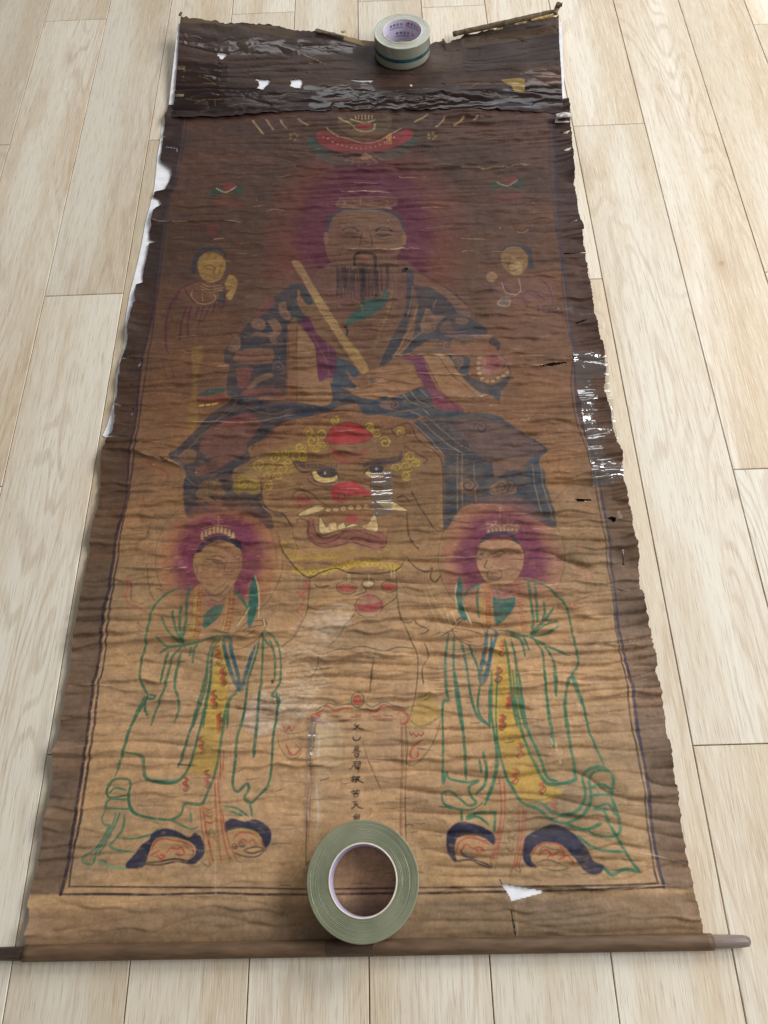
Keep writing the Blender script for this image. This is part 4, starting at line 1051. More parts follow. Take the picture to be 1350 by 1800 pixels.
    LL('J', '190,140 190,300 190,480 205,440 218,466 290,482 342,475 302,502 310,540 332,570 300,582 260,550 220,520 188,532 192,570 230,592 310,600 362,570; 240,0 265,150 280,300 290,470; 360,350 376,420 370,490 330,532; 270,600 270,652; 290,630 350,612 420,612; 415,610 410,692; 345,380 355,440; 290,640 340,630 385,665', 3.8, (48, 100, 74), 0.88, wear=0.28)
    P('J', '530,760 545,720 590,690 660,663 720,680 770,720 810,770 840,820 884,840 872,870 830,877 790,852 750,800 700,752 650,740 600,750 570,782 570,820 597,847 560,842 535,812', NAVYD, 0.95, 1, wear=0.12)
    P('J', '575,790 600,755 650,745 700,755 745,805 765,850 690,860 610,840', (172, 132, 90), 0.75, 2)
    LL('J', '572,805 585,770 620,748 650,742 690,752 712,785 740,810 762,848; 605,800 630,772 655,790 640,805; 660,800 690,780 715,800 690,812', 2.4, (170, 70, 58), 0.85)
    LL('J', '600,800 620,760 660,770 700,775; 590,830 640,815 700,835 730,850; 620,850 680,862 740,850', 1.4, (78, 76, 60), 0.75)
    P('J', '205,720 215,685 260,653 320,660 370,680 412,710 407,752 370,722 310,705 260,717 240,752 247,822 220,800 205,762', NAVYD, 0.95, 1, wear=0.12)
    P('J', '245,800 255,735 305,715 365,732 400,755 385,830 320,810', (172, 132, 90), 0.7, 2)
    LL('J', '247,790 258,742 300,720 350,730 392,752; 268,782 288,748 318,768 345,760 370,780; 330,770 345,785 360,772', 2.4, (170, 70, 58), 0.85)
    LL('J', '270,785 310,810 370,830 400,850; 245,822 300,815 350,835 385,848; 265,770 280,800 330,805', 2.0, (52, 46, 56), 0.85)
    LL('J', '430,450 440,600 420,720 390,832; 452,480 456,620 436,730 420,800; 442,600 430,720 400,830; 535,590 530,700 502,862; 515,590 515,720 488,872; 545,600 540,720 515,850', 2.0, (162, 84, 64), 0.8)
    LL('J', '470,640 490,660 512,650; 470,600 480,610 495,600; 465,700 490,720 500,705; 460,760 480,780 495,770; 470,660 490,670; 480,740 470,720 500,730; 375,845 400,850 395,825; 480,885 490,850 522,870 520,840', 1.5, (92, 80, 60), 0.75)
    P('H', '255,590 300,560 340,580 400,600 400,690 330,690 260,640', (170, 130, 92), 0.75, 1, edge=(1.4, (94, 68, 48), 0.7))
    LL('H', '270,610 330,620 390,640; 215,640 250,620 300,570; 200,650 240,625 280,630; 290,660 350,680', 1.6, (92, 72, 52), 0.7)
    P('H', '290,365 302,400 305,480 325,560 300,570 275,500 270,420 278,385', (40, 96, 88), 0.9, 1)
    LL('H', '276,390 268,450 280,520; 230,560 260,610; 250,530 275,590; 330,560 350,600; 300,480 330,560 350,610', 1.8, (198, 178, 136), 0.75)


robed_left()
robed_right()
# ribbons trailing from the halos
LL('G', '390,360 385,480 440,510 480,530; 400,380 405,480', 2.6, (158, 74, 62), 0.65); L('G', '405,390 408,470', 2, (76, 96, 70), 0.7)
LL('G', '430,130 480,140 490,170 440,190 420,240; 440,160 500,150; 390,360 470,340; 480,300 490,420 520,480; 430,570 450,600 480,610', 1.2, (88, 68, 48), 0.6)
LL('H', '850,210 860,260; 885,330 900,400; 830,320 880,325; 805,520 850,480', 5, (170, 92, 78), 0.55)
LL('H', '810,230 810,330 900,310 840,240 860,170 920,165 930,200; 800,380 850,345 880,350 890,440 930,420; 900,320 930,430 850,480 800,500; 740,100 800,110 790,50', 1.2, (100, 78, 60), 0.65)
LL('H', '120,420 160,530 200,600; 140,410 190,520 230,590; 210,480 240,580', 1.2, (206, 186, 140), 0.5)

# --- fine cracks, flakes and scuffs; the thin dark lines also paint in crease shade
for crop, s, hgt in CREASES:
    p = catmull(pts(crop, s), 8)
    p = p + RNG.normal(0, 0.5, p.shape)
    n = len(p)
    for _ in range(3):
        i0 = RNG.integers(0, max(1, n - 6)); i1 = min(n, i0 + RNG.integers(5, 16))
        L('p', p[i0:i1], RNG.uniform(0.9, 1.6), (190, 164, 132), 0.55, 0.6)
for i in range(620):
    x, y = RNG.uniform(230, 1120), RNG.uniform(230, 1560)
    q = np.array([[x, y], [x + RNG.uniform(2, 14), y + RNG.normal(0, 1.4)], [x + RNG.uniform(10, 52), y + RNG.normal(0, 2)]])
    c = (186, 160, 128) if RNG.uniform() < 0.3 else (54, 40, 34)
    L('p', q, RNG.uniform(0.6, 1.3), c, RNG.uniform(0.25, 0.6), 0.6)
for i in range(260):
    x, y = RNG.uniform(200, 1150), RNG.uniform(220, 1640)
    P('p', circ('p', x, y, RNG.uniform(0.6, 1.7), RNG.uniform(0.5, 1.2), 7), (200, 176, 140) if RNG.uniform() < 0.5 else (50, 38, 32), RNG.uniform(0.3, 0.8), 1)
for s in ('474,1197 480,1195 478,1203', '708,468 715,470 712,476 705,474'):
    P('p', s, (24, 18, 16), 0.9)
for i in range(16):
    x, y = RNG.uniform(60, 1180), RNG.uniform(1585, 1640)
    P('p', circ('p', x, y, RNG.uniform(6, 26), RNG.uniform(4, 12)), (160, 134, 112), RNG.uniform(0.08, 0.28), 8, wear=0.7)
LL('p', '372,1400 376,1470 378,1560 380,1575; 905,1590 910,1650', 1.4, (196, 172, 140), 0.6)
LL('Y', '335,110 350,125; 225,320 232,365; 245,410 250,430; 200,300 210,330', 3, (206, 190, 150), 0.7)
LL('p', '1085,900 1090,915; 1020,880 1030,882', 1.5, (210, 190, 160), 0.6)
# pigment lost along the valleys of the creases and in small flakes
hy = np.clip((np.arange(TH) * TR / HR).astype(int), 2, hn_y - 3); hx = np.clip((np.arange(TW) * TR / HR).astype(int), 2, hn_x - 3)
lap = np.zeros_like(HF); lap[2:-2] = HF[4:] + HF[:-4] - 2 * HF[2:-2]
lap = blur(lap.astype(np.float32), 1)[np.ix_(hy, hx)]
loss = np.clip(lap / 0.0009, 0, 1) * np.clip(0.55 + 0.6 * tn(0.004, 0.012), 0, 1) * 0.75
loss = np.clip(loss + 0.8 * np.clip(tn(0.0022, 0.006) - 0.75, 0, 1) + 0.12 * np.clip(tn(0.006, 0.02), 0, 1), 0, 0.85)
base_lum = BASE / np.maximum(1, BASE.mean(2, keepdims=True)) * np.maximum(BASE.mean(2, keepdims=True), PAINT.mean(2, keepdims=True) * 0.8)
PAINT += (base_lum - PAINT) * (loss * 0.45)[..., None]
del lap, loss, base_lum, BASE
lum = PAINT.mean(2, keepdims=True)
PAINT += (lum - PAINT) * 0.04
PAINT *= (1 + 0.03 * tn(0.0016, 0.0016) + 0.02 * tn(0.004, 0.007) + 0.015 * tn(0.0016, 0.008))[..., None]
PAINT = np.clip(PAINT, 8, 250)
GLOSS = np.clip(0.5 + 0.16 * big + 0.14 * mid + 0.1 * fine, 0.2, 0.8)
tex = np.concatenate([PAINT / 255.0, GLOSS[..., None]], 2)
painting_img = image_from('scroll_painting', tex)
del tex, PAINT, GLOSS, WEAR, STREAK, big, mid, fine, grit, wv, tx_, ty_, mm, mb

# ------------------------------------------------------------------ materials of the scroll
def painted_paper(name, img, rough_lo, rough_hi, bump_scale=900, bump=0.12, spec=0.45):
    m, nt, bs, N, LK = new_mat(name)
    t = N.new('ShaderNodeTexImage'); t.image = img; t.interpolation = 'Cubic'; t.extension = 'EXTEND'
    LK.new(t.outputs['Color'], bs.inputs['Base Color'])
    mr = N.new('ShaderNodeMapRange'); mr.inputs[1].default_value = 0.0; mr.inputs[2].default_value = 1.0
    mr.inputs[3].default_value = rough_hi; mr.inputs[4].default_value = rough_lo
    LK.new(t.outputs['Alpha'], mr.inputs[0]); LK.new(mr.outputs[0], bs.inputs['Roughness'])
    bs.inputs['Specular IOR Level'].default_value = spec
    tc = N.new('ShaderNodeTexCoord')
    n = N.new('ShaderNodeTexNoise'); n.inputs['Scale'].default_value = bump_scale; n.inputs['Detail'].default_value = 3
    LK.new(tc.outputs['Object'], n.inputs['Vector'])
    b = N.new('ShaderNodeBump'); b.inputs['Strength'].default_value = bump; b.inputs['Distance'].default_value = 0.0005
    LK.new(n.outputs['Fac'], b.inputs['Height']); LK.new(b.outputs[0], bs.inputs['Normal'])
    return m


def mottled(name, c1, c2, scale=40, rough=0.6, spec=0.4, bump=0.1, stretch=(1, 1, 1), detail=4, metal=0.0):
    m, nt, bs, N, LK = new_mat(name)
    tc = N.new('ShaderNodeTexCoord'); mp = N.new('ShaderNodeMapping'); mp.inputs['Scale'].default_value = stretch
    LK.new(tc.outputs['Object'], mp.inputs[0])
    n = N.new('ShaderNodeTexNoise'); n.inputs['Scale'].default_value = scale; n.inputs['Detail'].default_value = detail
    LK.new(mp.outputs[0], n.inputs['Vector'])
    r = N.new('ShaderNodeValToRGB')
    r.color_ramp.elements[0].position = 0.3; r.color_ramp.elements[1].position = 0.72
    r.color_ramp.elements[0].color = rgb(*c1); r.color_ramp.elements[1].color = rgb(*c2)
    LK.new(n.outputs['Fac'], r.inputs[0]); LK.new(r.outputs[0], bs.inputs['Base Color'])
    bs.inputs['Roughness'].default_value = rough; bs.inputs['Specular IOR Level'].default_value = spec
    b = N.new('ShaderNodeBump'); b.inputs['Strength'].default_value = bump; b.inputs['Distance'].default_value = 0.001
    LK.new(n.outputs['Fac'], b.inputs['Height']); LK.new(b.outputs[0], bs.inputs['Normal'])
    return m


def clear_film(name, rough=0.10, tint=(0.97, 0.96, 0.93), base=0.28):
    """thin clear plastic: sees through, mirrors at its own gloss"""
    m, nt, bs, N, LK = new_mat(name)
    N.remove(bs)
    out = N['Material Output']
    tr = N.new('ShaderNodeBsdfTransparent'); tr.inputs[0].default_value = (*tint, 1)
    gl = N.new('ShaderNodeBsdfGlossy'); gl.inputs['Roughness'].default_value = rough
    fr = N.new('ShaderNodeLayerWeight'); fr.inputs[0].default_value = 0.5
    pw = N.new('ShaderNodeMath'); pw.operation = 'POWER'; pw.inputs[1].default_value = 3.0; LK.new(fr.outputs['Facing'], pw.inputs[0])
    ad = N.new('ShaderNodeMath'); ad.operation = 'MULTIPLY_ADD'; ad.inputs[1].default_value = 0.7; ad.inputs[2].default_value = base
    ad.use_clamp = True
    LK.new(pw.outputs[0], ad.inputs[0])
    mx = N.new('ShaderNodeMixShader')
    LK.new(ad.outputs[0], mx.inputs[0]); LK.new(tr.outputs[0], mx.inputs[1]); LK.new(gl.outputs[0], mx.inputs[2])
    LK.new(mx.outputs[0], out.inputs['Surface'])
    return m


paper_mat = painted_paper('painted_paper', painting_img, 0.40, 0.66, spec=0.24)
white_mat = mottled('white_lining', (226, 226, 232), (246, 246, 248), 60, 0.75, 0.2, 0.05)
slit_shade_mat = mottled('slit_shade', (30, 22, 20), (44, 34, 30), 60, 0.9, 0.2, 0.1)
film_mat = clear_film('clear_film')

scroll = empty('hanging_scroll', 'long worn brown painted scroll lying on the plank floor with a wooden roller', 'scroll',
               (float(unp(640, 1676)[0]), float(unp(640, 1676)[1]), 0))
SX, SY = scroll.location.x, scroll.location.y


def on_scroll(o):
    """keep world coordinates when parented to the moved Empty"""
    o.parent = scroll
    o.matrix_parent_inverse = Matrix.Translation((-SX, -SY, 0))
    return o


def edge_fn(p, jit, rng):
    x, y = unp(p[:, 0], p[:, 1], 0.0078)
    keep = [0]
    for i in range(1, len(y)):                 # monotonic along the scroll
        if y[i] < y[keep[-1]] - 1e-5:
            keep.append(i)
    x, y = x[keep][::-1], y[keep][::-1]
    jy = np.linspace(y[0] - .1, y[-1] + .1, 900)
    jx = rng.normal(0, 1, 900) * jit * 0.5 + np.repeat(rng.normal(0, 1, 90), 10) * jit
    jx += np.interp(np.arange(900), np.arange(0, 900, 14), rng.normal(0, 1, 65)[:len(np.arange(0, 900, 14))]) * jit
    return lambda q: np.interp(q, y, x) + np.interp(q, jy, jx)


eL = np.vstack([pts('p', '297,180'), pts('U', '872,625 866,660 858,700 850,770 845,846 880,866 902,885 898,920 888,950 870,996 812,1006 806,1030 838,1042 852,1072 820,1092 806,1110 800,1150 795,1190 782,1215 784,1256 818,1264 822,1270 782,1276 775,1330 765,1370 755,1410 748,1478 712,1488 705,1540 718,1586 700,1598 685,1650 675,1700 668,1790'),
                pts('V', '664,10 658,40 640,75 630,130 621,220 615,290 605,330 600,400 588,470 562,500 547,540 537,575 531,700 525,780 515,870 495,935 485,1000 470,1080 457,1140 445,1230 435,1320 420,1380 411,1470 395,1540 380,1650 365,1760 355,1795'),
                pts('Z', '344,10 335,80 325,180 305,330 280,480 265,620 240,740 215,870 195,980 170,1090 153,1170 158,1230 146,1320 135,1400 133,1450')])
eR = np.vstack([pts('p', '1001,180'), pts('W', '304,606 312,690 322,780 328,880 330,960 340,1000 350,1080 360,1140 375,1210 380,1280 392,1330 400,1400 412,1460 420,1540 440,1640 455,1720 465,1795'),
                pts('X', '478,5 490,45 494,200 496,320 512,360 527,460 550,530 565,600 580,700 591,780 605,830 621,900 631,960 641,1030 656,1100 665,1180 680,1280 691,1340 705,1420 720,1520 740,1620 755,1720 769,1795'),
                pts('Y', '772,10 785,100 800,200 830,400 850,530 880,680 906,880 931,960 951,1060 970,1150 985,1210 1000,1270 1010,1325 1014,1400')])
r_e = np.random.default_rng(5)
fL, fR = edge_fn(eL, 0.0006, r_e), edge_fn(eR, 0.0008, r_e)
HOLES = [pts('J', s) for s in ('445,922 480,920 620,945 632,955 490,993 480,970 465,945',)] + \
        [pts('N', '76,255 82,262 90,290 84,290'), pts('N', '134,370 137,420 146,470 158,538 150,538 138,480 133,420')] + \
        [pts('X', s) for s in ('330,832 430,834 415,840 345,846', '495,940 520,932 545,935 552,905 560,900 562,932 570,940 548,950 530,958 515,948',
                               '580,1100 586,1102 588,1160 598,1178 584,1178 582,1140')] + \
        [pts('D', s) for s in ('930,928 1000,912 1072,902 1070,908 1005,922', '1072,240 1120,228 1120,233 1075,243', '1055,384 1130,384 1160,382 1160,386 1058,388', '1110,716 1165,704 1165,710 1118,724',
                               '300,455 314,452 318,462 306,468')] + \
        [pts('V', s) for s in ('728,132 738,112 752,94 757,100 748,118 733,135', '684,145 690,143 703,185 698,190 688,165', '684,228 700,226 698,234 688,234', '640,86 670,84 700,88 698,92 642,90',
                               '602,330 640,340 672,345 668,350 630,345 604,336', '698,350 706,352 704,372 694,390 690,384 700,368', '560,500 640,500 692,503 670,508 562,506')] + \
        [pts('U', s) for s in ('850,716 922,717 920,721 850,722', '870,760 935,772 934,796 929,794 928,778 872,768')] + \
        [pts('B', s) for s in ('1040,625 1085,622 1068,634 1050,632', '1045,718 1090,712 1080,722 1050,722')]
nR, nC = 1080, 600
bxl, byl = unp(40, 1677, 0.002); bxr, byr = unp(1240, 1657, 0.002)
txl, tyl = unp(297, 178, 0.004); txr, tyr = unp(1001, 176, 0.004)
sv = np.linspace(0, 1, nC + 1)[None, :]; tv = np.linspace(0, 1, nR + 1)[:, None]
Yg = (byl + (byr - byl) * sv) * (1 - tv) + (tyl + (tyr - tyl) * sv) * tv
Xg = fL(Yg) * (1 - sv) + fR(Yg) * sv
Zg = height(Xg, Yg)
pres = np.clip((Yg - byl) / 0.02, 0, 1)                       # flattened where it meets the roller
Zg = 0.0016 + (Zg - 0.0016) * pres
bcx, bcy = -0.0545, 0.0115                                    # weighted by the large tape roll
wt = np.clip((np.hypot(Xg - bcx, Yg - bcy) - 0.07) / 0.05, 0.12, 1)
Zg = 0.0016 + (Zg - 0.0016) * wt
er = np.random.default_rng(3)
crl = np.interp(Yg[:, 0], np.linspace(Yg.min(), Yg.max(), 60), np.abs(er.normal(0, 1, 60)))
crr = np.interp(Yg[:, -1], np.linspace(Yg.min(), Yg.max(), 60), np.abs(er.normal(0, 1, 60)))
Zg = Zg + (0.0036 * crl[:, None] * np.clip(1 - sv / 0.05, 0, 1) ** 2 + 0.0042 * crr[:, None] * np.clip(1 - (1 - sv) / 0.05, 0, 1) ** 2) * pres
UV = np.stack([(Xg - X0) / (X1 - X0), (Yg - Y0) / (Y1 - Y0)], -1).reshape(-1, 2)
idx = np.arange((nR + 1) * (nC + 1)).reshape(nR + 1, nC + 1)
quads = np.stack([idx[:-1, :-1], idx[:-1, 1:], idx[1:, 1:], idx[1:, :-1]], -1).reshape(-1, 4)
xc = (Xg[:-1, :-1] + Xg[1:, 1:]).ravel() / 2; yc = (Yg[:-1, :-1] + Yg[1:, 1:]).ravel() / 2
drop = np.zeros(len(quads), bool)
for h in HOLES:
    hx, hy = unp(h[:, 0], h[:, 1], 0.0068)
    s_ = (xc > hx.min()) & (xc < hx.max()) & (yc > hy.min()) & (yc < hy.max())
    ii = np.nonzero(s_)[0]
    drop[ii[inpoly(xc[ii], yc[ii], np.stack([hx, hy], 1))]] = True
quads = quads[~drop]
sheet = on_scroll(mesh_obj('painted_sheet', np.stack([Xg, Yg, Zg], -1).reshape(-1, 3), quads, paper_mat, uv=UV, smooth=True))
sheet['label'] = 'rippled brown sheet painted with a seated robed figure, a lion head and attendants'

# white lining that shows through the tears and past the left edge
wl = np.vstack([pts('p', '330,170 297,205'), pts('U', '868,640 856,710 846,780 836,830 832,890 820,1000 800,1080 775,1170 760,1260 735,1380 705,1500 690,1560 670,1680 664,1790'),
                pts('V', '655,50 638,100 619,190 608,310 592,380 570,450 548,497'), pts('p', '200,775 330,790 420,500 400,170')])


wl[1:-3, 0] -= 2.6


def flat_poly(name, p, z, mat, parent=None):
    x, y = unp(p[:, 0], p[:, 1], z)
    n = len(x)
    v = [(x[i], y[i], z) for i in range(n)] + [(x[i], y[i], z - 0.0004) for i in range(n)]
    f = [list(range(n))[::-1], [n + i for i in range(n)]] + [[i, (i + 1) % n, n + (i + 1) % n, n + i] for i in range(n)]
    return on_scroll(mesh_obj(name, v, f, mat))


lin_o = flat_poly('white_lining', wl, 0.0012, white_mat)
lin_o['label'] = 'white lining paper showing along the torn left edge'
flat_poly('white_lining', pts('p', '868,1545 972,1550 972,1598 876,1596'), 0.0024, white_mat)
flat_poly('slit_shade', pts('p', '470,200 985,200 1010,450 1060,800 1120,1100 700,1100 600,700'), 0.0010, slit_shade_mat)  # near-black sheet standing in for the deep shadow inside the slits

# ------------------------------------------------------------------ roller at the foot
rod_mat = mottled('roller_wrap', (84, 64, 46), (116, 90, 66), 26, 0.55, 0.4, 0.25, (1, 6, 6))
endl_mat = mottled('dark_wood_end', (40, 28, 24), (84, 66, 56), 60, 0.5, 0.4, 0.3, (0.3, 3, 3))
endr_mat = mottled('grey_wood_end', (96, 80, 70), (148, 134, 124), 60, 0.4, 0.45, 0.3, (0.25, 3, 3))
RR = 0.0088
ra = np.array([*unp(43, 1676, RR), RR], float); rb = np.array([*unp(1252, 1655.5, RR), RR], float)
ax = rb - ra; rlen = np.linalg.norm(ax); ax /= rlen
up = np.array([0, 0, 1.0]); sd = np.cross(up, ax); sd /= np.linalg.norm(sd)


def tube(name, a, prof, mat, seg=40, squash=None, parent_on=True):
    """lathe along the roller's axis: prof = [(distance, radius)]"""
    v, f = [], []
    for k, (d, r) in enumerate(prof):
        for i in range(seg):
            t = 2 * math.pi * i / seg
            rr = r * (squash(d, t) if squash else 1)
            v.append(a + ax * d + sd * (rr * math.cos(t)) + up * (rr * math.sin(t)))
    for k in range(len(prof) - 1):
        for i in range(seg):
            j = (i + 1) % seg
            f.append([k * seg + i, k * seg + j, (k + 1) * seg + j, (k + 1) * seg + i])
    f.append([i for i in range(seg)][::-1]); f.append([(len(prof) - 1) * seg + i for i in range(seg)])
    o = mesh_obj(name, v, f, mat, smooth=True)
    return on_scroll(o)


wob = np.random.default_rng(9).normal(0, 1, 200)


def rod_shape(d, t):
    lap = 1.0 + 0.055 * max(0.0, 1 - abs((t - 2.5) % (2 * math.pi)) / 0.9)          # lapped edge of the wrapping
    return lap * (1 + 0.012 * np.interp(d, np.linspace(0, 1, 200), wob) * math.sin(2 * t + 9 * d))


roller = tube('roller', ra, [(0, RR * 0.86)] + [(rlen * i / 120, RR) for i in range(121)] + [(rlen, RR * 0.86)], rod_mat, 48, rod_shape)
tube('roller_end', rb, [(-0.01, 0.0072), (0.002, 0.0074), (0.02, 0.0071), (0.036, 0.0064), (0.041, 0.0056), (0.0432, 0.0035)], endr_mat)
tube('roller_end', ra - ax * 0.055, [(0, 0.0062), (0.004, 0.0069), (0.03, 0.0072), (0.05, 0.0076), (0.062, 0.0080)], endl_mat)


# ------------------------------------------------------------------ torn upper mount that curls up at both corners
def mount_lift(px, py):
    s = np.clip((np.abs(px - 690) - 60) / 300, 0, 1.1) ** 1.4
    t = np.clip((205 - py) / 175, 0, 1.1) ** 1.3
    return 0.030 * s * t


top_l = np.vstack([pts('c7', '68,108 180,125 300,142 400,150 500,154 640,160 720,170 745,182 780,192 850,200 930,208 960,195 1060,212 1140,235 1240,255 1340,268'),
                   pts('c8', '30,290 200,300 400,282 440,270 490,260 500,285 560,262 620,236 700,218 800,197 900,172 1000,152 1120,126 1245,102')])
bot_l = pts('p', '299,206 330,207 380,206 440,201 520,194 660,192 800,191 900,193 990,199')
lef_l = pts('p', '300,206 305,192 308,160 312,107 315,53 318,29'); rig_l = pts('p', '990,199 989,181 987,133 983,75 982,27')
mR_, mC_ = 300, 640
s2 = np.linspace(0, 1, mC_ + 1)[None, :]; t2 = np.linspace(0, 1, mR_ + 1)[:, None]


def param(p, u):
    d = np.r_[0, np.cumsum(np.hypot(*np.diff(p, axis=0).T))]; d /= d[-1]
    return np.stack([np.interp(u, d, p[:, 0]), np.interp(u, d, p[:, 1])], -1)


Tm = param(top_l, s2[0]); Bm = param(bot_l, s2[0]); Lm = param(lef_l, t2[:, 0]); Rm = param(rig_l, t2[:, 0])
jr = np.random.default_rng(21)
Tm[:, 1] += np.interp(s2[0], np.linspace(0, 1, 140), jr.normal(0, 1.1, 140)); Bm[:, 1] += np.interp(s2[0], np.linspace(0, 1, 90), jr.normal(0, 1.2, 90))
S3, T3 = s2[..., None], t2[..., None]
PXY = (Bm[None] * (1 - T3) + Tm[None] * T3) + (Lm[:, None] * (1 - S3) + Rm[:, None] * S3) \
    - (Bm[0] * (1 - T3) * (1 - S3) + Bm[-1] * (1 - T3) * S3 + Tm[0] * T3 * (1 - S3) + Tm[-1] * T3 * S3)
mpx, mpy = PXY[..., 0], PXY[..., 1]
bn = lambda cy, cx: noise(mR_ + 1, mC_ + 1, cy, cx, jr)
# study-crop space image of the mount: colour and gloss
MW, MH = 1400, 420
myy, mxx = np.mgrid[0:MH, 0:MW].astype(np.float32)
mpy_t = 212 - myy / 2.0; mpx_t = 295 + mxx / 2.0                  # texture pixel -> photo pixel
n1 = noise(MH, MW, 26, 60, jr); n2 = noise(MH, MW, 7, 20, jr); n3 = noise(MH, MW, 2.5, 4, jr); n4 = noise(MH, MW, 60, 200, jr)
MC = np.empty((MH, MW, 3), np.float32); MC[:] = (78, 56, 46)
MC *= (1 + 0.10 * n1 + 0.08 * n2 + 0.05 * n3 + 0.08 * n4)[..., None]


def mpaint(mask, c, a):
    MC[:] += (np.asarray(c, np.float32) - MC) * (np.clip(mask, 0, 1) * a)[..., None]


def mpoly(crop, s, c, a, soft=3, noise_amt=0.0):
    p = pts(crop, s)
    m = blur(inpoly(mpx_t, mpy_t, p).astype(np.float32), soft)
    if noise_amt:
        m = m * np.clip(1 + noise_amt * n2, 0, 1.2)
    mpaint(m, c, a)
    return m


dark = mpoly('p', '296,106 420,112 470,150 640,152 980,150 990,195 296,210', (50, 34, 30), 0.85, 8)
dark2 = mpoly('p', '296,150 600,160 980,152 992,192 300,200', (42, 28, 26), 0.7, 5, 0.4)
mpoly('p', '300,40 470,52 640,80 640,110 420,104 300,86', (76, 62, 56), 0.6, 8)
mpoly('p', '400,106 640,118 640,150 470,156 400,146', (84, 66, 58), 0.7, 3)
mpoly('p', '810,88 985,60 985,110 810,122', (66, 56, 54), 0.75, 8)
mpoly('p', '760,92 812,88 812,122 760,126', (94, 78, 58), 0.5, 3)
mpoly('c8', '600,260 1240,120 1245,225 900,290 620,330', (98, 80, 62), 0.65, 5)
mpoly('c7', '55,108 340,150 500,165 700,172 720,200 820,240 760,250 640,225 500,190 300,165 75,150', (112, 92, 62), 0.85, 2, 0.5)
mpoly('c7', '500,165 820,200 820,245 700,235 600,222 510,205', (84, 64, 46), 0.7, 2)
mpoly('c7', '1140,235 1340,268 1280,300 1140,262', (182, 152, 100), 0.85, 2)
mpoly('c7', '1240,255 1340,268 1340,300 1280,300', (112, 80, 52), 0.8, 1)
gold = mpoly('c8', '860,530 1020,515 1022,598 990,622 950,602 930,570', (176, 146, 78), 0.9, 1, 0.35)
mpoly('c7', '45,435 95,435 95,462 45,460', (196, 170, 120), 0.8, 1, 0.4)
mpoly('c7', '25,630 90,625 85,640 30,645', (196, 180, 140), 0.8, 1, 0.4)
mpoly('c8', '740,672 850,676 1000,690 1130,705 1130,722 850,700 742,695', (112, 108, 116), 0.6, 2)
mpoly('c8', '1060,670 1080,668 1085,700 1050,700', (52, 58, 84), 0.8, 1)


def mline(crop, s, w, c, a):
    q = catmull(pts(crop, s) if isinstance(s, str) else s, 8)
    q = np.stack([(q[:, 0] - 295) * 2, (212 - q[:, 1]) * 2], 1)
    for i in range(len(q) - 1):
        A_, B_ = q[i], q[i + 1]
        xa, xb = int(max(0, min(A_[0], B_[0]) - w - 2)), int(min(MW, max(A_[0], B_[0]) + w + 3))
        ya, yb = int(max(0, min(A_[1], B_[1]) - w - 2)), int(min(MH, max(A_[1], B_[1]) + w + 3))
        if xa >= xb or ya >= yb:
            continue
        X = mxx[ya:yb, xa:xb] - A_[0]; Yq = myy[ya:yb, xa:xb] - A_[1]; d = B_ - A_
        t = np.clip((X * d[0] + Yq * d[1]) / max(1e-9, d @ d), 0, 1)
        c_ = np.clip(w - np.hypot(X - t * d[0], Yq - t * d[1]) + 0.5, 0, 1) * a * np.clip(0.7 + 0.5 * n3[ya:yb, xa:xb], 0, 1)
        MC[ya:yb, xa:xb] += (np.asarray(c, np.float32) - MC[ya:yb, xa:xb]) * c_[..., None]


CRK = (148, 122, 86)
for s in ('160,690 220,665 300,655 400,660', '290,660 295,700', '100,650 160,670 240,660', '320,600 430,600 560,628 700,635 800,605 900,605 1000,600 1100,570 1200,590', '380,710 460,690 540,690 700,700 850,690', '640,670 720,650 760,620 850,615', '180,500 240,520 300,560 360,575', '210,540 300,560', '70,480 110,465'):
    mline('c7', s, 1.1, CRK, 0.8)
mline('c7', '790,325 850,350 920,385 1020,425', 1.6, (178, 158, 128), 0.8)
for s in ('0,620 120,605 280,590 390,588', '330,650 460,640 600,615 740,618 830,615', '560,575 660,580 720,550 860,552', '740,600 800,610 880,640 980,640', '1020,560 1120,570 1240,540', '400,660 480,680 560,660'):
    mline('c8', s, 1.1, CRK, 0.75)
for s in ('260,480 300,500', '0,480 150,485 400,485 560,470', '1110,440 1160,420 1240,400', '640,330 800,300 1000,270 1240,225', '600,470 760,466 900,460'):
    mline('c8', s, 1.6, (34, 24, 22), 0.8)
for s in ('50,285 130,310 200,320 300,345 430,360', '50,370 160,375 300,400', '60,210 200,225 420,250 560,240 700,275 860,290', '380,420 560,440 700,450 900,480', '880,520 960,520'):
    mline('c7', s, 1.6, (36, 26, 24), 0.7)
for i in range(240):
    x, y = jr.uniform(300, 985), jr.uniform(50, 200)
    q = np.array([[x, y], [x + jr.uniform(2, 8), y + jr.normal(0, 1)], [x + jr.uniform(6, 22), y + jr.normal(0, 1.6)]])
    mline('p', q, 0.7, CRK if jr.uniform() < 0.5 else (30, 22, 20), jr.uniform(0.2, 0.6))
glossy = np.zeros((MH, MW), np.float32)
for s in ('300,104 392,110 392,190 300,200', '545,152 662,150 662,192 545,192', '320,64 420,68 570,78 600,96 400,96 315,82', '572,68 622,76 620,92 575,90', '925,128 990,124 990,186 880,188', '662,172 880,176 880,192 662,192'):
    glossy = np.maximum(glossy, blur(inpoly(mpx_t + 9 * n2 + 3 * n3, mpy_t + 4 * n2, pts('p', s)).astype(np.float32), 9))
glossy = np.clip(glossy * (0.85 + 0.25 * n2) + 0.14 + 0.10 * n1 + 0.35 * np.clip(dark2, 0, 1), 0, 1)
mount_img = image_from('mount_surface', np.concatenate([np.clip(MC * 0.82, 8, 250) / 255.0, glossy[..., None]], 2))
mount_mat = painted_paper('varnished_mount', mount_img, 0.09, 0.64, 700, 0.10, 0.26)

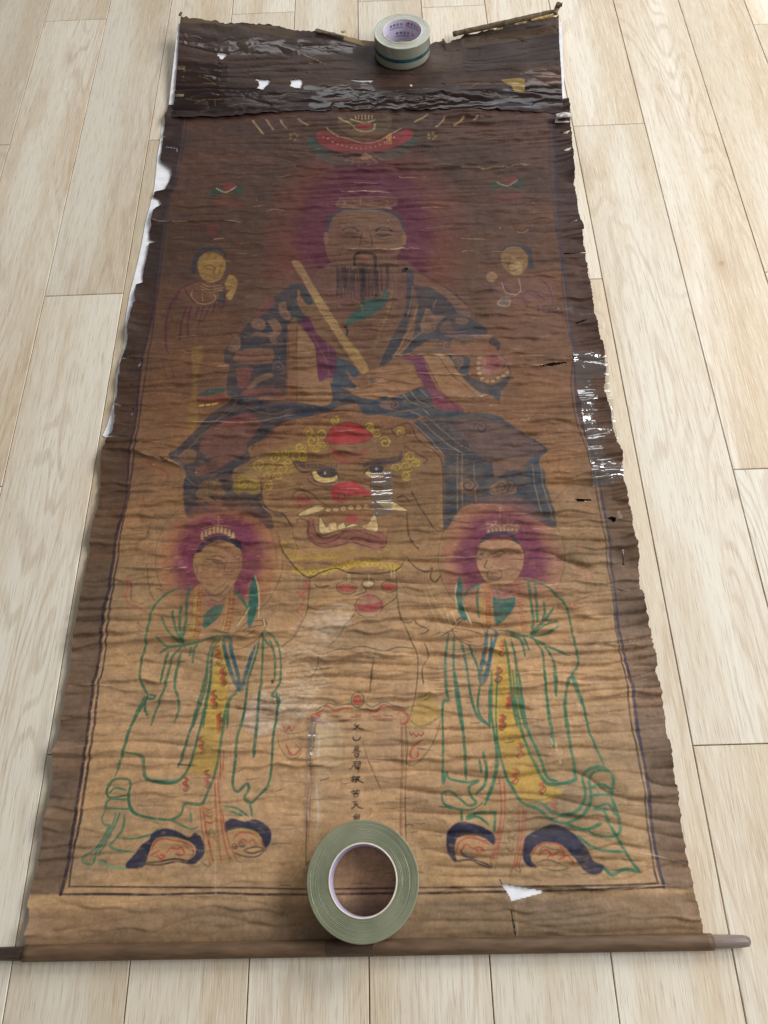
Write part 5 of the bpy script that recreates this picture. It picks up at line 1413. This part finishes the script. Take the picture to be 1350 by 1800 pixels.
gi = np.clip((212 - mpy) * 2, 0, MH - 1).astype(int); gj = np.clip((mpx - 295) * 2, 0, MW - 1).astype(int)
gl_g = glossy[gi, gj]
phm = (212 - mpy) / 21.0 + 0.9 * bn(40, 110) + 0.3 * bn(14, 40)
relief = 0.0024 * np.sin(np.pi * (phm - np.floor(phm)) ** 0.7) ** 0.8 * np.clip(0.6 + 0.5 * bn(50, 120), 0.1, 1.3)
relief += 0.0007 * bn(9, 22) + gl_g * np.clip(0.35 + 0.8 * bn(30, 60), 0, 1.2) * (0.00034 * bn(5, 9) + 0.00016 * bn(2.6, 4.5))
relief -= relief.min()
wm = np.clip((np.hypot((mpx - 707) / 75, (mpy - 95) / 45) - 0.8) / 0.9, 0.15, 1)       # flattened under the tape roll
base_z = 0.0078 + mount_lift(mpx, mpy)
Zm = base_z + relief * wm - 0.002
Xm, Ym = unp(mpx, mpy, base_z)
mv = np.stack([Xm, Ym, Zm], -1).reshape(-1, 3)
mi = np.arange((mR_ + 1) * (mC_ + 1)).reshape(mR_ + 1, mC_ + 1)
mq = np.stack([mi[:-1, :-1], mi[:-1, 1:], mi[1:, 1:], mi[1:, :-1]], -1).reshape(-1, 4)
pcx = (mpx[:-1, :-1] + mpx[1:, 1:]).ravel() / 2; pcy = (mpy[:-1, :-1] + mpy[1:, 1:]).ravel() / 2
dm = np.zeros(len(mq), bool)
for crop, s in (('c7', '305,350 330,343 375,350 378,365 355,380 340,393 325,388 322,375 308,368'), ('c7', '545,517 580,513 600,520 657,520 655,545 625,570 610,588 570,583 585,560 578,535'),
                ('c7', '788,528 800,522 870,516 873,545 860,560 867,582 820,576 786,562 795,545'), ('c7', '1175,522 1205,518 1240,524 1340,522 1330,536 1260,541 1215,536'),
                ('c8', '262,552 285,546 287,568 270,567'), ('c8', '0,523 30,520 20,535 0,541')):
    dm |= inpoly(pcx, pcy, pts(crop, s))
muv = np.stack([(mpx - 295) * 2 / MW, (212 - mpy) * 2 / MH], -1).reshape(-1, 2)
mount = on_scroll(mesh_obj('upper_mount', mv, mq[~dm], mount_mat, uv=muv, smooth=True))
mount['label'] = 'dark varnished torn upper band with white holes, its corners curling up'
# white lining under the mount, following its lift
lu, lv = 60, 24
ls = np.linspace(0, 1, lu + 1)[None, :]; lt = np.linspace(0, 1, lv + 1)[:, None]
lpx = (299 - 2.2 + 16 * lt) * (1 - ls) + (993.5 - 6.5 * lt) * ls
tmid = np.interp(lpx[-1], Tm[:, 0], Tm[:, 1]) + 12
lpy = 184 * (1 - lt) + tmid[None] * lt
lz = 0.0042 + mount_lift(lpx, lpy)
lX, lY = unp(lpx, lpy, lz)
li = np.arange((lu + 1) * (lv + 1)).reshape(lv + 1, lu + 1)
on_scroll(mesh_obj('white_lining', np.stack([lX, lY, lz], -1).reshape(-1, 3),
                   np.stack([li[:-1, :-1], li[:-1, 1:], li[1:, 1:], li[1:, :-1]], -1).reshape(-1, 4), white_mat, smooth=True))


# wooden stave left on the upper right edge, with flakes of gilt paper
def bar(name, p0, p1, w0, w1, h0, h1, mat, n=24, seed=1):
    rg = np.random.default_rng(seed)
    d = p1 - p0; ln = np.linalg.norm(d); d /= ln; s = np.cross([0, 0, 1.0], d); s /= np.linalg.norm(s)
    prof = [(-1, 0), (-0.92, 0.6), (-0.5, 0.96), (0.2, 1.0), (0.8, 0.72), (1, 0.1), (1, -0.1), (-1, -0.1)]
    v, f = [], []
    for i in range(n + 1):
        u = i / n
        w = (w0 + (w1 - w0) * u) * (1 + rg.normal(0, 0.07)); h = (h0 + (h1 - h0) * u) * (1 + rg.normal(0, 0.07))
        c = p0 + d * ln * u
        for a_, b_ in prof:
            v.append(c + s * (w * 0.5 * a_) + np.array([0, 0, h * b_]))
    k = len(prof)
    for i in range(n):
        for j in range(k):
            f.append([i * k + j, i * k + (j + 1) % k, (i + 1) * k + (j + 1) % k, (i + 1) * k + j])
    f.append(list(range(k))[::-1]); f.append([n * k + j for j in range(k)])
    return on_scroll(mesh_obj(name, v, f, mat, smooth=False))


def P3(px, py, z):
    x, y = unp(px, py, z)
    return np.array([float(x), float(y), z])


stave_mat = mottled('old_stave', (58, 46, 32), (112, 90, 60), 90, 0.55, 0.4, 0.4, (1, 1, 1))
gilt_mat = mottled('gilt_paper', (138, 106, 54), (206, 174, 104), 220, 0.45, 0.5, 0.3)
bar('stave', P3(796, 61, 0.012), P3(979, 22, 0.042), 0.014, 0.017, 0.005, 0.006, stave_mat, 40, 4)
bar('paper_flake', P3(934, 36, 0.042), P3(972, 27, 0.048), 0.005, 0.009, 0.002, 0.003, gilt_mat, 10, 5)
bar('paper_flake', P3(905, 43, 0.036), P3(926, 38, 0.041), 0.003, 0.003, 0.0015, 0.0015, gilt_mat, 8, 6)
bar('paper_flake', P3(868, 53, 0.030), P3(884, 50, 0.033), 0.003, 0.003, 0.0015, 0.0015, gilt_mat, 8, 7)
bar('paper_flake', P3(975, 24, 0.050), P3(982, 8, 0.056), 0.008, 0.012, 0.004, 0.005, mottled('brown_flake', (92, 70, 52), (150, 124, 92), 200, 0.6, 0.3, 0.3), 8, 8)
bar('paper_flake', P3(978, 12, 0.056), P3(988, 9, 0.060), 0.012, 0.010, 0.005, 0.004, stave_mat, 6, 9)
bar('paper_flake', P3(316, 28, 0.040), P3(319, 22, 0.042), 0.006, 0.005, 0.003, 0.002, stave_mat, 6, 10)
bar('paper_flake', P3(555, 53, 0.016), P3(603, 64, 0.012), 0.012, 0.006, 0.0016, 0.0012, stave_mat, 14, 12)
bar('paper_flake', P3(600, 57, 0.014), P3(607, 56, 0.014), 0.005, 0.004, 0.003, 0.003, gilt_mat, 6, 13)
bar('paper_flake', P3(779, 70, 0.012), P3(783, 78, 0.012), 0.005, 0.005, 0.003, 0.002, stave_mat, 6, 14)

# curled-back corner of the sheet at the upper right
cv, cf = [], []
cp0, cp1 = P3(975, 212, 0.007), P3(1003, 211, 0.007)
for i in range(19):
    a = -0.5 + 4.4 * i / 18
    r = 0.0085
    for j in range(7):
        u = j / 6
        c = cp0 * (1 - u) + cp1 * u
        cv.append((c[0], c[1] - 0.004 + r * math.sin(a), c[2] + r * (1 - math.cos(a)) * (0.9 + 0.2 * math.sin(3 * u))))
for i in range(18):
    for j in range(6):
        cf.append([i * 7 + j, i * 7 + j + 1, (i + 1) * 7 + j + 1, (i + 1) * 7 + j])
curl_mat = mottled('curled_corner', (120, 104, 96), (232, 226, 220), 120, 0.5, 0.4, 0.2)
on_scroll(mesh_obj('curled_corner', cv, cf, curl_mat, smooth=True))


# ------------------------------------------------------------------ clear tape stuck on the scroll
def film(name, corners, lift, crumple, seed, nu=90, nv=160, mat=None, label=None):
    """corners (photo px): top-left, top-right, bottom-right, bottom-left"""
    rg = np.random.default_rng(seed)
    c = np.array(corners, float)
    u = np.linspace(0, 1, nu + 1)[None, :, None]; w = np.linspace(0, 1, nv + 1)[:, None, None]
    p = (c[0] * (1 - u) + c[1] * u) * (1 - w) + (c[3] * (1 - u) + c[2] * u) * w
    p[..., 0] += np.interp(w[:, 0, 0], np.linspace(0, 1, 30), rg.normal(0, 0.5, 30))[:, None]
    x, y = unp(p[..., 0], p[..., 1], 0.005)
    z = height(x, y)
    z = z + lift + crumple * (0.0014 * noise(nv + 1, nu + 1, 13, 40, rg) + 0.0007 * noise(nv + 1, nu + 1, 6, 14, rg) + 0.00014 * noise(nv + 1, nu + 1, 3, 5, rg))
    z = np.maximum(z, height(x, y) + 0.0004)
    ii = np.arange((nu + 1) * (nv + 1)).reshape(nv + 1, nu + 1)
    q = np.stack([ii[:-1, :-1], ii[1:, :-1], ii[1:, 1:], ii[:-1, 1:]], -1).reshape(-1, 4)
    q = q if np.cross([x[0, 1] - x[0, 0], y[0, 1] - y[0, 0]], [x[1, 0] - x[0, 0], y[1, 0] - y[0, 0]]) < 0 else q[:, ::-1]
    o = on_scroll(mesh_obj(name, np.stack([x, y, z], -1).reshape(-1, 3), q, mat or film_mat, smooth=True))
    if label:
        o['label'] = label
    return o


film('clear_tape', [(1007, 621), (1064, 616), (1095, 853), (1041, 858)], 0.0012, 1.0, 41, 70, 220, None, 'crinkled shiny clear tape along the right edge')
film('clear_tape', [(652, 833), (690, 829), (691, 906), (655, 910)], 0.0007, 0.7, 42, 50, 90, None, 'shiny clear tape patch on the lion face')
soft_film = clear_film('dull_film', 0.22, (0.97, 0.96, 0.95), 0.04)
film('clear_tape', [(428, 1242), (464, 1236), (466, 1292), (430, 1280)], 0.0005, 0.4, 43, 40, 60, soft_film)
film('clear_tape', [(545, 1264), (560, 1262), (548, 1345), (538, 1345)], 0.0006, 0.9, 44, 24, 90, None)
film('clear_tape', [(538, 1350), (552, 1348), (545, 1470), (534, 1470)], 0.0006, 0.7, 45, 24, 110, soft_film)
# tape round the roller
tape_rod = mottled('brown_tape', (70, 52, 40), (92, 70, 54), 50, 0.22, 0.5, 0.05, (1, 8, 8))
ta = P3(573, 1666.5, RR); tb = P3(658, 1665, RR)
tl = float(np.dot(tb - ta, ax)); d0 = float(np.dot(ta - ra, ax))
tube('clear_tape', ra + ax * d0, [(0, RR * 1.02), (0.0005, RR * 1.035), (tl - 0.0005, RR * 1.035), (tl, RR * 1.02)], tape_rod, 48, lambda d, t: rod_shape(d + d0, t))


# ------------------------------------------------------------------ rolls of packing tape
def tape_mat(name, c1, c2, edge):
    m, nt, bs, N, LK = new_mat(name)
    tc = N.new('ShaderNodeTexCoord')
    sp = N.new('ShaderNodeSeparateXYZ'); LK.new(tc.outputs['Object'], sp.inputs[0])
    cx = N.new('ShaderNodeCombineXYZ'); LK.new(sp.outputs[0], cx.inputs[0]); LK.new(sp.outputs[1], cx.inputs[1])
    ln = N.new('ShaderNodeVectorMath'); ln.operation = 'LENGTH'; LK.new(cx.outputs[0], ln.inputs[0])
    n1_ = N.new('ShaderNodeTexNoise'); n1_.noise_dimensions = '1D'; n1_.inputs['Scale'].default_value = 1700; n1_.inputs['Detail'].default_value = 4
    LK.new(ln.outputs['Value'], n1_.inputs['W'])
    n2_ = N.new('ShaderNodeTexNoise'); n2_.inputs['Scale'].default_value = 26; n2_.inputs['Detail'].default_value = 3
    LK.new(tc.outputs['Object'], n2_.inputs['Vector'])
    ad = N.new('ShaderNodeMath'); ad.operation = 'MULTIPLY_ADD'; ad.inputs[1].default_value = 0.55
    LK.new(n1_.outputs['Fac'], ad.inputs[0])
    ml = N.new('ShaderNodeMath'); ml.operation = 'MULTIPLY'; ml.inputs[1].default_value = 0.45; LK.new(n2_.outputs['Fac'], ml.inputs[0])
    LK.new(ml.outputs[0], ad.inputs[2])
    r = N.new('ShaderNodeValToRGB'); r.color_ramp.elements[0].position = 0.32; r.color_ramp.elements[1].position = 0.66
    r.color_ramp.elements[0].color = rgb(*c1); r.color_ramp.elements[1].color = rgb(*c2)
    LK.new(ad.outputs[0], r.inputs[0]); LK.new(r.outputs[0], bs.inputs['Base Color'])
    bs.inputs['Roughness'].default_value = 0.34; bs.inputs['Specular IOR Level'].default_value = 0.7
    bs.inputs['Anisotropic'].default_value = 0.85
    tg = N.new('ShaderNodeTangent'); tg.direction_type = 'RADIAL'; tg.axis = 'Z'; LK.new(tg.outputs[0], bs.inputs['Tangent'])
    bs.inputs['Coat Weight'].default_value = 1.0; bs.inputs['Coat Roughness'].default_value = 0.06
    bs.inputs['Transmission Weight'].default_value = 0.12; bs.inputs['IOR'].default_value = 1.45
    bs.inputs['Subsurface Weight'].default_value = 0.35; bs.inputs['Subsurface Radius'].default_value = (1.0, 1.0, 0.9); bs.inputs['Subsurface Scale'].default_value = 0.006
    b = N.new('ShaderNodeBump'); b.inputs['Strength'].default_value = 0.35; b.inputs['Distance'].default_value = 0.0004
    LK.new(n1_.outputs['Fac'], b.inputs['Height']); LK.new(b.outputs[0], bs.inputs['Normal'])
    return m


def lathe(name, prof, mat, parent, seg=128, closed=True, wob_amp=0.0, seed=0, uvs=False):
    rg = np.random.default_rng(seed)
    ph = rg.uniform(0, 6.28, len(prof))
    v, f, uv = [], [], []
    k = len(prof)
    for i in range(seg + (1 if uvs else 0)):
        t = 2 * math.pi * i / seg
        for j, (r, z) in enumerate(prof):
            w_ = wob_amp * math.sin(t + ph[j]) * (1 if z > 0.02 else 0)
            v.append((r * math.cos(t), r * math.sin(t), z + w_)); uv.append((i / seg, j / max(1, k - 1)))
    n = seg
    for i in range(n):
        a = i; b = i + 1 if uvs else (i + 1) % seg
        for j in range(k if closed else k - 1):
            f.append([a * k + j, b * k + j, b * k + (j + 1) % k, a * k + (j + 1) % k])
    return mesh_obj(name, v, f, mat, parent, uv=uv if uvs else None, smooth=True)


core_mat = mottled('core_paper', (206, 196, 180), (228, 220, 208), 90, 0.6, 0.3, 0.05)
lilac_mat = mottled('lilac_core', (176, 168, 196), (204, 198, 220), 90, 0.55, 0.35, 0.05)


def tape_roll(name, label, loc, rot, ro, ri, h, c1, c2, seed, core_inside):
    e = empty(name, label, 'tape roll', loc)
    e.rotation_euler[2] = rot
    rg = np.random.default_rng(seed)
    rc = ri + 0.0019
    prof = [(rc, 0.0), (ro - 0.0006, 0.0), (ro, 0.0006)] + [(ro, z) for z in np.linspace(0.004, h - 0.002, 8)] + [(ro, h - 0.0006), (ro - 0.0005, h - 0.0001)]
    for i, r in enumerate(np.linspace(ro - 0.001, rc, 60)):
        prof.append((r, h + rg.normal(0, 0.00006) - 0.0004 * math.sin(3.1 * (r - rc) / (ro - rc))))
    lathe('wound_tape', prof, tape_mat(name + '_film', c1, c2, None), e, 160, True, 0.00012, seed)
    core = lathe('core', [(ri, 0), (rc, 0.0), (rc, h + 0.0004), (rc - 0.0006, h + 0.0008), (ri + 0.0006, h + 0.0008), (ri, h + 0.0004)], core_mat, e, 128)
    lathe('core_lining', [(ri - 0.0001, 0.0006), (ri - 0.0001, h - 0.0002)], core_inside, core, 128, False, uvs=True)
    return e, core


big_roll, bcore = tape_roll('packing_tape_roll', 'large flat roll of greenish clear tape lying on the bottom of the scroll', (-0.0545, 0.0115, 0.0036), 0.4,
                            0.0655, 0.0385, 0.046, (100, 106, 80), (150, 152, 124), 51, lilac_mat)

# printed lining of the small core: a red mark and rows of dark characters
CW, CH = 1024, 200
core_tex = np.empty((CH, CW, 4), np.float32); core_tex[..., :3] = np.array((214, 208, 226)) / 255.0; core_tex[..., 3] = 0.4
cyy, cxx = np.mgrid[0:CH, 0:CW].astype(np.float32)


def cstroke(a, b, w, c):
    a = np.array(a, float); b = np.array(b, float)
    d = b - a
    t = np.clip(((cxx - a[0]) * d[0] + (cyy - a[1]) * d[1]) / max(1e-9, d @ d), 0, 1)
    m = np.clip(w - np.hypot(cxx - a[0] - t * d[0], cyy - a[1] - t * d[1]) + 0.5, 0, 1)[..., None]
    core_tex[..., :3] = core_tex[..., :3] * (1 - m) + np.array(c, np.float32) / 255.0 * m


# characters as strokes on a 10 x 10 grid
GL = {'tian': ['1,8 9,8', '1,5 9,5', '5,8 5,5', '5,5 1,0', '5,5 9,0'], 'xin': ['3,9 1,5', '2,6 2,0', '5,9 8,9', '4,7 9,7', '5,5 8,5', '5,3 8,3', '5,2 5,0', '5,0 8,0', '8,2 8,0'],
      'jiao': ['1,9 1,1', '1,9 4,9', '4,9 4,0', '1,6 4,6', '5,8 9,8', '7,9 7,8', '6,7 5,5', '8,7 9,5', '8,5 5,0', '6,5 9,0'], 'dai': ['1,7 9,7', '3,9 3,6', '5,9 5,6', '7,9 7,6', '1,5 9,5', '2,4 2,1', '8,4 8,1', '2,3 8,3', '5,5 5,0']}


def glyphs(x, y, s, seq, c, w):
    for k, g in enumerate(seq):
        for st in GL[g]:
            a, b = [tuple(float(q) for q in z.split(',')) for z in st.split()]
            cstroke((x + k * s * 1.25 + a[0] * s / 10, y + a[1] * s / 10), (x + k * s * 1.25 + b[0] * s / 10, y + b[1] * s / 10), w, c)


def core_mark(x, y, s):
    for k in range(6):
        a = k * math.pi / 6
        cstroke((x - s * math.cos(a), y - s * math.sin(a)), (x + s * math.cos(a), y + s * math.sin(a)), 1.6, (220, 140, 146))
    glyphs(x + s * 1.6, y - 8, 26, ('tian', 'xin', 'jiao', 'dai'), (70, 68, 92), 1.7)
    cstroke((x + s * 1.6, y - 20), (x + s * 1.6 + 128, y - 20), 2.2, (92, 90, 120)); cstroke((x + s * 1.6, y - 27), (x + s * 1.6 + 118, y - 27), 1.6, (110, 108, 140))


for x_, y_ in ((120, 70), (180, 150), (380, 86), (440, 160), (640, 60), (700, 150), (880, 90), (20, 160)):
    core_mark(x_, y_, 20)
core_img = image_from('core_print', core_tex)
print_mat, nt, bs, N, LK = new_mat('printed_core')
t_ = N.new('ShaderNodeTexImage'); t_.image = core_img; LK.new(t_.outputs['Color'], bs.inputs['Base Color'])
bs.inputs['Roughness'].default_value = 0.5
small_roll, score = tape_roll('packing_tape_roll', 'smaller roll of clear tape with white printed core at the top of the scroll', (0.0425, 1.5905, 0.0085), 0.2,
                              0.0585, 0.0392, 0.0455, (140, 144, 126), (182, 184, 164), 52, print_mat)
blue_mat = mottled('blue_stripe', (30, 66, 84), (52, 94, 110), 60, 0.3, 0.5, 0.0)
lathe('blue_stripe', [(0.05858, 0.0150), (0.0587, 0.0153), (0.0587, 0.0222), (0.05858, 0.0225)], blue_mat, small_roll, 128, False)
